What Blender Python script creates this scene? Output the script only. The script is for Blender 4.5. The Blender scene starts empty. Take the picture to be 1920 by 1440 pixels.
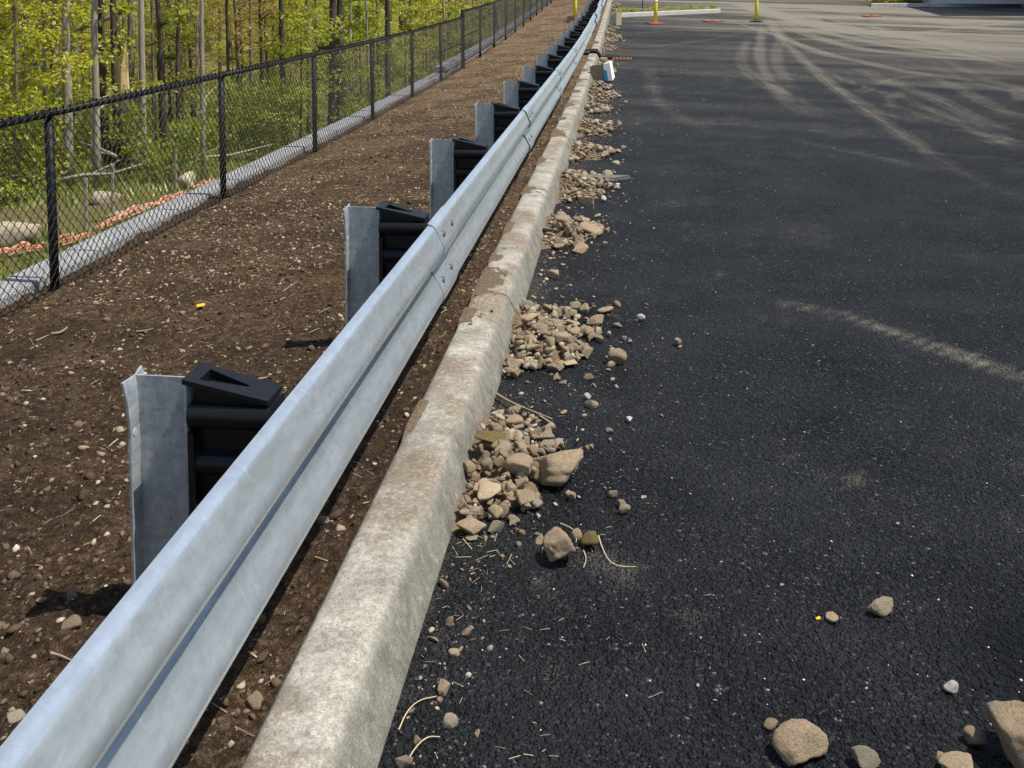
import bpy, bmesh, math, random
import numpy as np
from mathutils import Vector, Matrix, Euler

# ------------------------------------------------------------------ camera, sky, sun
SC = bpy.context.scene
COL = SC.collection
FPX, VPX, HORY, EYE = 1850.0, 1171.0, -28.0, 1.7
PITCH = math.radians(4.0)
YAW = math.atan((VPX - 960) / FPX)
PPY = HORY + FPX * math.tan(PITCH)
cd = bpy.data.cameras.new('camera')
cam = bpy.data.objects.new('camera', cd); COL.objects.link(cam)
cam.location = (0, 0, EYE)
cam.rotation_euler = (math.pi / 2 - PITCH, 0, YAW)
cd.sensor_width = 36.0
cd.lens = 36.0 * FPX / 1920.0
cd.shift_y = -(720 - PPY) / 1920.0
cd.clip_start = 0.05
cd.clip_end = 1500
SC.camera = cam

SUN_EL = math.radians(65)
SUN_AZ = math.radians(-5)          # from +X towards +Y
SUN_DIR = Vector((math.cos(SUN_EL) * math.cos(SUN_AZ), math.cos(SUN_EL) * math.sin(SUN_AZ), math.sin(SUN_EL)))
W = bpy.data.worlds.new('World'); SC.world = W; W.use_nodes = True
wn = W.node_tree.nodes; wl = W.node_tree.links
sky = wn.new('ShaderNodeTexSky'); sky.sky_type = 'NISHITA'; sky.sun_disc = False
sky.sun_elevation = SUN_EL; sky.sun_rotation = math.pi / 2 - SUN_AZ
sky.air_density = 1.0; sky.dust_density = 1.2; sky.ozone_density = 1.0
bg = wn['Background']; bg.inputs['Strength'].default_value = 0.11
wl.new(sky.outputs[0], bg.inputs[0])
ld = bpy.data.lights.new('sun', 'SUN'); ld.energy = 4.8; ld.angle = math.radians(0.53); ld.color = (1.0, 0.95, 0.87)
sun = bpy.data.objects.new('sun', ld); COL.objects.link(sun)
sun.rotation_euler = SUN_DIR.to_track_quat('Z', 'Y').to_euler()
SC.view_settings.view_transform = 'Standard'
SC.view_settings.look = 'None'
SC.view_settings.exposure = 0.3
SC.view_settings.gamma = 1.0
SC.render.engine = 'CYCLES'
SC.render.resolution_x, SC.render.resolution_y = 1024, 768
SC.cycles.max_bounces = 5
SC.cycles.transparent_max_bounces = 4

rng = np.random.default_rng(7)
random.seed(11)

# ------------------------------------------------------------------ helpers
def road_z(y):
    y = np.asarray(y, dtype=float)
    a, b, k = 11.0, 34.0, 0.00095
    q = k * np.clip(y - a, 0, b - a) ** 2
    s = 2 * k * (b - a)
    lin = s * np.clip(y - b, 0, 60) + 0.25 * s * np.clip(y - b - 60, 0, None)
    r = q + lin
    return float(r) if r.ndim == 0 else r
def grade(y):
    return math.atan((road_z(y + .5) - road_z(y - .5)))
_R = cam.rotation_euler.to_matrix()
def ray(px, py):
    v = Vector(((px - 960) / FPX, -(py - PPY) / FPX, -1.0))
    return _R @ v
def gp(px, py, dz=0.0):
    """pixel of the photograph -> point on the paved ground (plus dz)"""
    d = ray(px, py); z = dz
    for _ in range(30):
        t = (z - EYE) / d.z if d.z < -1e-4 else 60.0
        t = min(max(t, .3), 70.0)
        p = Vector((0, 0, EYE)) + d * t
        z = .5 * z + .5 * (dz + road_z(p.y))
    return p
def at_depth(px, D):
    d = ray(px, PPY); t = D
    return Vector((d.x * t, d.y * t))
_NT = rng.random((64, 64))
def vnoise(x, y):
    xi = np.floor(x).astype(int); yi = np.floor(y).astype(int)
    fx = x - xi; fy = y - yi
    fx = fx * fx * (3 - 2 * fx); fy = fy * fy * (3 - 2 * fy)
    a = _NT[xi % 64, yi % 64]; b = _NT[(xi + 1) % 64, yi % 64]
    c = _NT[xi % 64, (yi + 1) % 64]; d = _NT[(xi + 1) % 64, (yi + 1) % 64]
    return (a * (1 - fx) + b * fx) * (1 - fy) + (c * (1 - fx) + d * fx) * fy
def fbm(x, y, o=4, g=.5):
    s = 0; a = 1; n = 0
    for i in range(o):
        s = s + a * (vnoise(x * 2 ** i + 17.3 * i, y * 2 ** i + 9.1 * i) - .5); n += a; a *= g
    return s / n
def mesh_np(name, V, F, smooth=False):
    V = np.asarray(V, dtype=np.float32).reshape(-1, 3)
    F = np.asarray(F, dtype=np.int32)
    me = bpy.data.meshes.new(name)
    nf, k = F.shape
    me.vertices.add(len(V)); me.vertices.foreach_set('co', V.ravel())
    me.loops.add(nf * k); me.loops.foreach_set('vertex_index', F.ravel())
    me.polygons.add(nf); me.polygons.foreach_set('loop_start', np.arange(0, nf * k, k, dtype=np.int32))
    me.polygons.foreach_set('use_smooth', np.full(nf, smooth, dtype=bool))
    me.update(calc_edges=True)
    return me
def mesh_py(name, V, F, smooth=False):
    me = bpy.data.meshes.new(name)
    me.from_pydata([tuple(v) for v in V], [], F)
    if smooth:
        me.polygons.foreach_set('use_smooth', [True] * len(me.polygons))
    me.update()
    return me
def grid_faces(nr, nc):
    i = np.arange(nr - 1)[:, None] * nc + np.arange(nc - 1)[None, :]
    i = i.ravel()
    return np.stack([i, i + 1, i + nc + 1, i + nc], 1)
def obj(name, me, mat=None, parent=None, loc=None, rot=None, scale=None):
    o = bpy.data.objects.new(name, me); COL.objects.link(o)
    if mat is not None and me is not None and len(me.materials) == 0:
        me.materials.append(mat)
    if loc is not None: o.location = loc
    if rot is not None: o.rotation_euler = rot
    if scale is not None: o.scale = (scale,) * 3 if isinstance(scale, (int, float)) else scale
    if parent is not None: o.parent = parent
    return o
def tag(o, label, cat, group=None):
    o['label'] = label; o['category'] = cat
    if group: o['group'] = group
    return o
def kind(o, k, label=None):
    o['kind'] = k
    if label: o['label'] = label
    return o
def empty(name, loc=(0, 0, 0), rot=(0, 0, 0)):
    o = bpy.data.objects.new(name, None); COL.objects.link(o)
    o.location = loc; o.rotation_euler = rot; o.empty_display_size = .1
    return o
class MB:
    """collects simple solids into one mesh"""
    def __init__(s): s.v = []; s.f = []
    def add(s, V, F):
        n = len(s.v); s.v += [tuple(v) for v in V]; s.f += [tuple(i + n for i in f) for f in F]
        return s
    def box(s, x0, x1, y0, y1, z0, z1):
        V = [(x, y, z) for z in (z0, z1) for y in (y0, y1) for x in (x0, x1)]
        return s.add(V, [(0, 2, 3, 1), (4, 5, 7, 6), (0, 1, 5, 4), (2, 6, 7, 3), (0, 4, 6, 2), (1, 3, 7, 5)])
    def tube(s, pts, rad, n=8, caps=True):
        pts = [Vector(p) for p in pts]
        if not hasattr(rad, '__len__'): rad = [rad] * len(pts)
        V = []; F = []
        up = Vector((0, 0, 1))
        for i, p in enumerate(pts):
            d = (pts[min(i + 1, len(pts) - 1)] - pts[max(i - 1, 0)]).normalized()
            a = d.cross(up)
            if a.length < .1: a = d.cross(Vector((0, 1, 0)))
            a.normalize(); b = d.cross(a)
            for k in range(n):
                t = 2 * math.pi * k / n
                V.append(p + (a * math.cos(t) + b * math.sin(t)) * rad[i])
        for i in range(len(pts) - 1):
            for k in range(n):
                F.append((i * n + k, i * n + (k + 1) % n, (i + 1) * n + (k + 1) % n, (i + 1) * n + k))
        if caps:
            F.append(tuple(range(n - 1, -1, -1))); F.append(tuple((len(pts) - 1) * n + k for k in range(n)))
        return s.add(V, F)
    def mesh(s, name, smooth=False): return mesh_py(name, s.v, s.f, smooth)

# ------------------------------------------------------------------ materials
class NB:
    def __init__(s, name):
        m = bpy.data.materials.new(name); m.use_nodes = True
        s.m = m; s.t = m.node_tree; s.n = s.t.nodes; s.l = s.t.links
        s.b = s.n['Principled BSDF']; s.out = s.n['Material Output']
    def node(s, ty, **kw):
        x = s.n.new(ty)
        for k, v in kw.items(): setattr(x, k, v)
        return x
    def put(s, sock, v):
        if hasattr(v, 'is_output') or isinstance(v, bpy.types.NodeSocket): s.l.new(v, sock)
        elif v is not None:
            sock.default_value = v
    def pos(s): return s.node('ShaderNodeNewGeometry').outputs['Position']
    def oco(s): return s.node('ShaderNodeTexCoord').outputs['Object']
    def rnd(s): return s.node('ShaderNodeObjectInfo').outputs['Random']
    def attr(s, n): return s.node('ShaderNodeAttribute', attribute_name=n)
    def noise(s, vec, sc, det=4, rough=.55, dist=0.0, col=False):
        x = s.node('ShaderNodeTexNoise'); s.put(x.inputs['Vector'], vec)
        x.inputs['Scale'].default_value = sc; x.inputs['Detail'].default_value = det
        x.inputs['Roughness'].default_value = rough; x.inputs['Distortion'].default_value = dist
        return x.outputs['Color' if col else 'Fac']
    def vor(s, vec, sc, feat='F1', out='Distance', rand=1.0):
        x = s.node('ShaderNodeTexVoronoi', feature=feat); s.put(x.inputs['Vector'], vec)
        x.inputs['Scale'].default_value = sc; x.inputs['Randomness'].default_value = rand
        return x.outputs[out]
    def ramp(s, fac, stops):
        x = s.node('ShaderNodeValToRGB'); s.put(x.inputs[0], fac); e = x.color_ramp.elements
        while len(e) < len(stops): e.new(.5)
        for i, (p, c) in enumerate(stops):
            e[i].position = p
            e[i].color = (c, c, c, 1) if isinstance(c, (int, float)) else (*c, 1)
        return x.outputs[0]
    def mix(s, fac, a, b, mode='MIX'):
        x = s.node('ShaderNodeMix', data_type='RGBA', blend_type=mode)
        s.put(x.inputs[0], fac)
        for k, v in ((6, a), (7, b)):
            if isinstance(v, tuple) and len(v) == 3: v = (*v, 1)
            s.put(x.inputs[k], v)
        return x.outputs[2]
    def math(s, op, a, b=None, c=None, clamp=False):
        x = s.node('ShaderNodeMath', operation=op, use_clamp=clamp)
        s.put(x.inputs[0], a)
        if b is not None: s.put(x.inputs[1], b)
        if c is not None: s.put(x.inputs[2], c)
        return x.outputs[0]
    def map(s, vec, scale=(1, 1, 1), rot=(0, 0, 0), loc=(0, 0, 0)):
        x = s.node('ShaderNodeMapping'); s.put(x.inputs[0], vec)
        x.inputs['Scale'].default_value = scale; x.inputs['Rotation'].default_value = rot; x.inputs['Location'].default_value = loc
        return x.outputs[0]
    def sep(s, vec):
        x = s.node('ShaderNodeSeparateXYZ'); s.put(x.inputs[0], vec); return x.outputs
    def bump(s, h, dist=.01, strength=1.0, prev=None):
        x = s.node('ShaderNodeBump'); s.put(x.inputs['Height'], h)
        x.inputs['Distance'].default_value = dist; x.inputs['Strength'].default_value = strength
        if prev is not None: s.l.new(prev, x.inputs['Normal'])
        return x.outputs[0]
    def fin(s, col=None, rough=None, metal=None, normal=None, spec=None):
        b = s.b
        for k, v in (('Base Color', col), ('Roughness', rough), ('Metallic', metal), ('Normal', normal), ('Specular IOR Level', spec)):
            if v is None: continue
            if isinstance(v, tuple) and len(v) == 3: v = (*v, 1)
            s.put(b.inputs[k], v)
        return s.m

def m_asphalt():
    s = NB('asphalt'); p = s.pos()
    cell = s.vor(p, 120, out='Color'); d = s.vor(p, 120); d2 = s.vor(p, 55)
    cr = s.sep(cell)[0]
    big = s.noise(p, 1.7, 5, .6); mid = s.noise(p, 14, 4, .65); cl = s.noise(p, 75, 3, .7)
    stone = s.ramp(cr, [(0, (.004, .0042, .005)), (.6, (.0085, .0092, .0106)), (.9, (.023, .0243, .0266)), (.988, (.04, .041, .044)), (1, (.20, .198, .19))])
    c = s.mix(1.0, stone, s.ramp(cl, [(.3, .25), (.5, .9), (.68, 2.3)]), 'MULTIPLY')
    c = s.mix(s.ramp(big, [(.32, 0), (.68, .6)]), c, (.034, .0355, .038))
    c = s.mix(s.math('MULTIPLY', s.attr('dark_patch').outputs['Fac'], .85), c, (.003, .0035, .006))
    # dust lying on the surface: tyre tracks and drifts stored per vertex, broken up by the grain
    a = s.attr('dust').outputs['Fac']
    n160 = s.noise(p, 150, 3, .8)
    br_ = s.math('ADD', s.math('MULTIPLY_ADD', a, 1.3, -.16), s.math('ADD', s.math('MULTIPLY_ADD', n160, 1.5, -.75), s.math('MULTIPLY_ADD', mid, .7, -.35)), clamp=True)
    sm = s.math('MULTIPLY', br_, s.ramp(a, [(.0, 0), (.10, .75), (.5, 1)]))
    fleck = s.math('MULTIPLY', s.ramp(s.noise(p, 4, 6, .75), [(.56, 0), (.72, .6)]), s.ramp(n160, [(.52, 0), (.64, 1)]))
    fac = s.math('ADD', sm, fleck, clamp=True)
    c = s.mix(fac, c, (.30, .27, .215))
    h = s.math('ADD', s.math('MULTIPLY', d, -1.0), s.math('ADD', s.math('MULTIPLY', d2, -1.2), s.math('MULTIPLY', cl, .8)))
    n = s.bump(h, .016, 1.0)
    return s.fin(c, s.ramp(fac, [(0, .6), (.5, .95)]), 0, n, .14)
def m_soil():
    s = NB('soil'); p = s.pos()
    n1 = s.noise(p, 3, 6, .65); n2 = s.noise(p, 30, 6, .7); n3 = s.noise(p, 130, 4, .7)
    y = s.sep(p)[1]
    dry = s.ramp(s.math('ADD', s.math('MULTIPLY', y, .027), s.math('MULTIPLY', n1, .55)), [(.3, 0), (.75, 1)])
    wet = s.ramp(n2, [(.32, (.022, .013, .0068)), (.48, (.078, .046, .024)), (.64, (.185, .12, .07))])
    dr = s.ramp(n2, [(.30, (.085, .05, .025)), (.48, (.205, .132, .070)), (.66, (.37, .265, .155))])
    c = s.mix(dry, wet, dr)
    chip = s.vor(s.map(p, (1, .6, 1)), 75, out='Color')
    cm = s.ramp(s.sep(chip)[0], [(.8, 0), (.84, 1)])
    cm = s.math('MULTIPLY', cm, s.ramp(s.vor(s.map(p, (1, .6, 1)), 75), [(.3, 1), (.45, 0)]))
    c = s.mix(s.math('MULTIPLY', cm, .8), c, (.30, .235, .165))
    c = s.mix(s.ramp(n3, [(.36, .7), (.55, 0)]), c, (.018, .011, .006))
    c = s.mix(s.ramp(s.noise(p, 1.3, 4, .6), [(.42, .55), (.55, 0)]), c, (.045, .028, .016))
    c = s.mix(1.0, c, s.ramp(s.noise(p, 240, 3, .8), [(.3, .45), (.5, 1.0), (.7, 1.55)]), 'MULTIPLY')
    h = s.math('ADD', s.math('MULTIPLY', n2, 1.0), s.math('MULTIPLY', n3, .5))
    n = s.bump(h, .05, 1.0)
    return s.fin(c, .95, 0, n, .15)
def m_concrete():
    s = NB('curb_concrete'); p = s.pos()
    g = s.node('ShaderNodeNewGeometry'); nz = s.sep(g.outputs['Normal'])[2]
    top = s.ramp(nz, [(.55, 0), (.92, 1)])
    n1 = s.noise(p, 5, 6, .65); n2 = s.noise(p, 40, 5, .7); n3 = s.noise(p, 260, 3, .6)
    br = s.noise(s.map(p, (14, 120, 14)), 1, 4, .6)
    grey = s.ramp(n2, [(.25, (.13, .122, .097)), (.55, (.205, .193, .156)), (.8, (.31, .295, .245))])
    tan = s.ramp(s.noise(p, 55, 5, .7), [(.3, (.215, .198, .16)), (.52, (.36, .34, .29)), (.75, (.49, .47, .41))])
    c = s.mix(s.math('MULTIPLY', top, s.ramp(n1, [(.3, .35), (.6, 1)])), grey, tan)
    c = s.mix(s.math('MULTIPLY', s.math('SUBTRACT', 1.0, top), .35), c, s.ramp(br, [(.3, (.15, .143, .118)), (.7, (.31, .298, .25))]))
    c = s.mix(1.0, c, s.ramp(s.noise(p, 8, 5, .7), [(.36, .72), (.5, 1.0), (.64, 1.18)]), 'MULTIPLY')
    c = s.mix(1.0, c, s.ramp(s.noise(p, 190, 3, .8), [(.32, .62), (.5, 1.0), (.68, 1.3)]), 'MULTIPLY')
    # earth spilled on the top
    sp = s.math('MULTIPLY', s.ramp(s.noise(p, 2.1, 5, .65), [(.47, 0), (.58, 1)]), s.ramp(s.noise(p, 70, 4, .75), [(.36, .1), (.54, 1)]))
    c = s.mix(s.math('MULTIPLY', s.math('MULTIPLY', sp, top), .85), c, (.17, .125, .08))
    # white skim at the foot and arris
    sk = s.ramp(s.noise(p, 22, 6, .75), [(.6, 0), (.66, 1)])
    c = s.mix(s.math('MULTIPLY', sk, .45), c, (.47, .455, .405))
    pit = s.ramp(s.vor(p, 60), [(.05, 1), (.11, 0)])
    c = s.mix(s.math('MULTIPLY', pit, .4), c, (.1, .09, .075))
    n = s.bump(s.math('ADD', n2, s.math('MULTIPLY', n3, .5)), .006, .8)
    n = s.bump(br, .003, .3, n)
    return s.fin(c, .93, 0, n, .2)
def m_galv(name, lo, hi, rough=.42, metal=.75, streak=True, scuff=False):
    s = NB(name); o = s.oco()
    sp = s.vor(s.map(o, (1, .4, 1)), 60, out='Color'); spz = s.sep(sp)[0]
    n1 = s.noise(s.map(o, (3, .8, 3)), 3, 5, .6); n2 = s.noise(o, 35, 5, .7)
    st = s.noise(s.map(o, (14, 14, 1.2)), 3, 5, .7)
    f = s.math('ADD', s.math('MULTIPLY', spz, .22), s.math('ADD', s.math('MULTIPLY', n1, .5), s.math('MULTIPLY', n2, .35)))
    c = s.ramp(f, [(.3, lo), (.72, hi)])
    if streak: c = s.mix(s.ramp(st, [(.5, 0), (.75, .35)]), c, tuple(.55 * x for x in lo))
    if scuff:
        sc = s.ramp(s.noise(s.map(o, (2, 5, 9)), 4, 6, .75), [(.56, 0), (.64, .6)])
        c = s.mix(sc, c, (.55, .57, .58))
        c = s.mix(s.ramp(s.noise(o, 14, 5, .75), [(.62, 0), (.68, .7)]), c, (.08, .085, .09))
    else:
        sc = s.ramp(s.noise(s.map(o, (40, 4, 40)), 2, 4, .7), [(.60, 0), (.68, .7)])
        c = s.mix(s.math('MULTIPLY', sc, .16), c, (.40, .43, .43))
        c = s.mix(s.math('MULTIPLY', s.ramp(s.noise(s.map(o, (9, 1.5, 9)), 1.6, 5, .7), [(.46, 0), (.66, 1)]), .5), c, (.50, .535, .53))
        c = s.mix(s.math('MULTIPLY', s.ramp(s.noise(s.map(o, (2, 30, 2)), 3, 3, .6), [(.64, 0), (.68, 1)]), .35), c, (.88, .9, .89))
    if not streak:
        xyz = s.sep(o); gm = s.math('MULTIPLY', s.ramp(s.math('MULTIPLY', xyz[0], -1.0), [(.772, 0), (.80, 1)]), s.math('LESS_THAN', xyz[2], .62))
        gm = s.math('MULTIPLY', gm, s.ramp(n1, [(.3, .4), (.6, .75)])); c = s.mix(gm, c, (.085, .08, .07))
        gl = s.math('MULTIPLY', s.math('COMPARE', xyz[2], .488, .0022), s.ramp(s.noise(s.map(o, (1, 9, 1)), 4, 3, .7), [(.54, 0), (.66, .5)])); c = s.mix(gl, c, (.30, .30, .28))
    r = s.ramp(n2, [(.3, rough - (.02 if not streak else .08)), (.7, rough + (.05 if not streak else .14))])
    return s.fin(c, r, metal, s.bump(n2, .002, .05 if not streak else .25), .5)
def m_plain(name, col, rough=.6, metal=0, spec=.5, var=.25, sc=25, bump=.002):
    s = NB(name); o = s.oco(); n = s.noise(o, sc, 5, .65)
    lo = tuple(x * (1 - var) for x in col); hi = tuple(min(1, x * (1 + var)) for x in col)
    return s.fin(s.ramp(n, [(.3, lo), (.7, hi)]), rough, metal, s.bump(n, bump, .5), spec)
def m_rock(name, a, b, dust=(.33, .26, .18)):
    s = NB(name); o = s.oco(); r = s.rnd()
    n1 = s.noise(o, 2.2, 6, .65); n2 = s.noise(o, 9, 6, .7); n3 = s.noise(o, 40, 3, .6)
    c = s.ramp(n2, [(.32, a), (.62, b)])
    c = s.mix(s.ramp(n1, [(.42, 0), (.62, .75)]), c, dust)
    c = s.mix(s.ramp(n3, [(.6, 0), (.72, .3)]), c, (.13, .10, .07))
    c = s.mix(1.0, c, s.ramp(r, [(0, (.82, .80, .77)), (.5, (1, .97, .93)), (.85, (1.12, 1.1, 1.06)), (1, (1.45, 1.45, 1.42))]), 'MULTIPLY')
    n = s.bump(s.math('ADD', n2, s.math('MULTIPLY', n3, .6)), .016, .8)
    return s.fin(c, .95, 0, n, .15)
def m_vcol(name, rough=.9, sc=60):
    s = NB(name); p = s.pos(); a = s.attr('tint').outputs['Color']
    n = s.noise(p, sc, 4, .7)
    c = s.mix(1.0, a, s.ramp(n, [(.25, .6), (.75, 1.25)]), 'MULTIPLY')
    return s.fin(c, rough, 0, s.bump(n, .004, .6), .2)
def m_leaf(name, stops, trans=.55):
    s = NB(name)
    a = s.attr('tint').outputs['Fac']; r = s.rnd()
    c = s.ramp(a, stops)
    c = s.mix(1.0, c, s.ramp(r, [(0, (.75, .8, .7)), (1, (1.2, 1.12, 1.1))]), 'MULTIPLY')
    d = s.node('ShaderNodeBsdfDiffuse'); t = s.node('ShaderNodeBsdfTranslucent'); g = s.node('ShaderNodeBsdfGlossy')
    s.l.new(c, d.inputs[0]); tc = s.mix(1.0, c, (1.5, 1.5, .6), 'MULTIPLY'); s.l.new(tc, t.inputs[0])
    g.inputs['Roughness'].default_value = .45; g.inputs[0].default_value = (.5, .5, .5, 1)
    m1 = s.node('ShaderNodeMixShader'); m1.inputs[0].default_value = trans
    s.l.new(d.outputs[0], m1.inputs[1]); s.l.new(t.outputs[0], m1.inputs[2])
    m2 = s.node('ShaderNodeMixShader'); m2.inputs[0].default_value = .05
    s.l.new(m1.outputs[0], m2.inputs[1]); s.l.new(g.outputs[0], m2.inputs[2])
    s.l.new(m2.outputs[0], s.out.inputs[0]); s.n.remove(s.b)
    return s.m
def m_bark(name, a, b):
    s = NB(name); o = s.oco(); m = s.map(o, (1, 1, .18))
    n = s.noise(m, 22, 6, .7); n2 = s.noise(o, 1.4, 4, .6)
    c = s.ramp(n, [(.3, a), (.65, b)])
    c = s.mix(s.ramp(n2, [(.5, 0), (.65, .35)]), c, (.26, .25, .20))
    return s.fin(c, .95, 0, s.bump(n, .03, .9), .15)
def m_litter():
    s = NB('forest_floor'); p = s.pos()
    n1 = s.noise(p, .35, 6, .65); n2 = s.noise(p, 6, 6, .7); n3 = s.noise(p, 38, 4, .75)
    c = s.ramp(n2, [(.25, (.17, .12, .06)), (.5, (.36, .27, .14)), (.75, (.52, .43, .24))])
    g = s.ramp(n3, [(.3, (.13, .17, .03)), (.7, (.36, .40, .08))])
    c = s.mix(s.ramp(n1, [(.38, 0), (.58, .85)]), c, g)
    c = s.mix(s.ramp(n3, [(.3, .6), (.55, 0)]), c, (.03, .022, .012))
    return s.fin(c, .95, 0, s.bump(s.math('ADD', n2, n3), .12, 1), .1)

M = {}
M['asphalt'] = m_asphalt(); M['soil'] = m_soil(); M['concrete'] = m_concrete()
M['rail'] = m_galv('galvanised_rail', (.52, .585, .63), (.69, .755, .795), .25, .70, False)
M['post'] = m_galv('galvanised_post', (.32, .35, .365), (.56, .59, .60), .5, .5, True, True)
M['bolt'] = m_plain('bolt_steel', (.09, .094, .098), .6, .4)
M['plastic'] = m_plain('black_plastic', (.006, .006, .0075), .42, 0, .4, .3, 40, .001)
M['fence'] = m_plain('black_vinyl', (.005, .0055, .006), .55, 0, .25, .2)
M['cap'] = m_plain('cast_stone', (.345, .34, .33), .9, 0, .2, .18, 30, .004)
M['rock'] = m_rock('tan_stone', (.28, .21, .135), (.50, .395, .27), (.48, .385, .265))
M['rockg'] = m_rock('grey_stone', (.25, .215, .16), (.45, .395, .30), (.43, .365, .265))
M['rockw'] = m_rock('white_stone', (.55, .54, .50), (.75, .73, .69), (.6, .58, .53))
M['rockm'] = m_rock('mossy_stone', (.10, .075, .03), (.26, .19, .09), (.16, .15, .05))
M['pebble'] = m_vcol('pebbles'); M['straw'] = m_vcol('straw', .8)
M['yellow'] = m_plain('yellow_plastic', (.86, .72, .05), .45, 0, .5, .1)
M['rubber'] = m_plain('black_rubber', (.02, .02, .02), .8)
M['orange'] = m_plain('orange_rubber', (.42, .14, .07), .8, 0, .3, .3)
M['net'] = m_plain('orange_net', (.78, .40, .24), .6, 0, .4, .2)
M['block'] = m_plain('cinder_concrete', (.48, .43, .31), .95, 0, .2, .2, 60)
M['brick'] = m_plain('brick_clay', (.22, .12, .09), .95, 0, .2, .3, 40)
M['rust'] = m_plain('rusty_iron', (.23, .09, .05), .9, .1, .3, .4, 30)
M['fabric'] = m_plain('black_fabric', (.012, .012, .012), .9, 0, .2, .4, 60, .01)
M['card'] = m_plain('cardboard', (.30, .215, .14), .9, 0, .2, .1)
M['white'] = m_plain('white_card', (.80, .80, .80), .7, 0, .3, .04)
M['blue'] = m_plain('blue_print', (.02, .30, .58), .7, 0, .3, .1)
M['leafy'] = m_leaf('young_maple_leaf', [(0, (.14, .17, .014)), (.5, (.30, .32, .025)), (1, (.46, .45, .05))])
M['leafg'] = m_leaf('green_leaf', [(0, (.13, .175, .018)), (.5, (.27, .315, .028)), (1, (.44, .45, .06))])
M['leafr'] = m_leaf('russet_leaf', [(0, (.17, .14, .03)), (.5, (.33, .23, .07)), (1, (.42, .34, .08))])
M['grass'] = m_leaf('grass', [(0, (.10, .15, .025)), (.5, (.25, .29, .05)), (1, (.48, .42, .2))], .3)
M['bark'] = m_bark('bark_brown', (.085, .067, .05), (.30, .25, .195))
M['barkd'] = m_bark('bark_dark', (.035, .027, .02), (.13, .10, .08))
M['barkp'] = m_bark('bark_pale', (.21, .18, .135), (.46, .40, .32))
M['wood'] = m_plain('split_wood', (.62, .47, .24), .85, 0, .2, .2, 12)
M['twig'] = m_plain('dry_twig', (.26, .20, .14), .9, 0, .2, .3)
M['litter'] = m_litter()
M['wall'] = m_plain('painted_wall', (.42, .44, .46), .8, 0, .3, .08)
M['glass'] = m_plain('dark_glass', (.03, .035, .04), .08, 0, .6, .1)
M['leafor'] = m_plain('orange_leaf', (.85, .42, .03), .6, 0, .3, .15)
M['mulch'] = m_plain('mulch', (.05, .028, .018), .95, 0, .1, .5, 30, .02)
# ------------------------------------------------------------------ paved lot
def seg_dist(X, Y, pts):
    best = np.full(X.shape, 1e9); along = np.zeros(X.shape); acc = 0.0
    for (x0, y0), (x1, y1) in zip(pts[:-1], pts[1:]):
        dx, dy = x1 - x0, y1 - y0; L2 = dx * dx + dy * dy + 1e-9
        t = np.clip(((X - x0) * dx + (Y - y0) * dy) / L2, 0, 1)
        d = np.hypot(X - x0 - t * dx, Y - y0 - t * dy)
        m = d < best
        best = np.where(m, d, best); along = np.where(m, acc + t * math.sqrt(L2), along)
        acc += math.sqrt(L2)
    return best, along / max(acc, 1e-6)
def smooth_poly(p, n=3):
    p = [np.array(q, float) for q in p]
    for _ in range(n):
        q = [p[0]]
        for a, b in zip(p[:-1], p[1:]): q += [a * .75 + b * .25, a * .25 + b * .75]
        q.append(p[-1]); p = q
    return p
xs = np.concatenate([np.arange(-.58, 14, .05), np.linspace(14, 90, 40)])
ys = np.concatenate([np.arange(-4, 12, .05), np.arange(12, 50, .11), np.linspace(50, 220, 40)])
GX, GY = np.meshgrid(xs, ys)
GZ = road_z(GY) + .006 * fbm(GX * .8, GY * .8, 2)
def zoomA(pts): return [(1300 + x / 3.097, y / 3.097) for x, y in pts]
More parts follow.
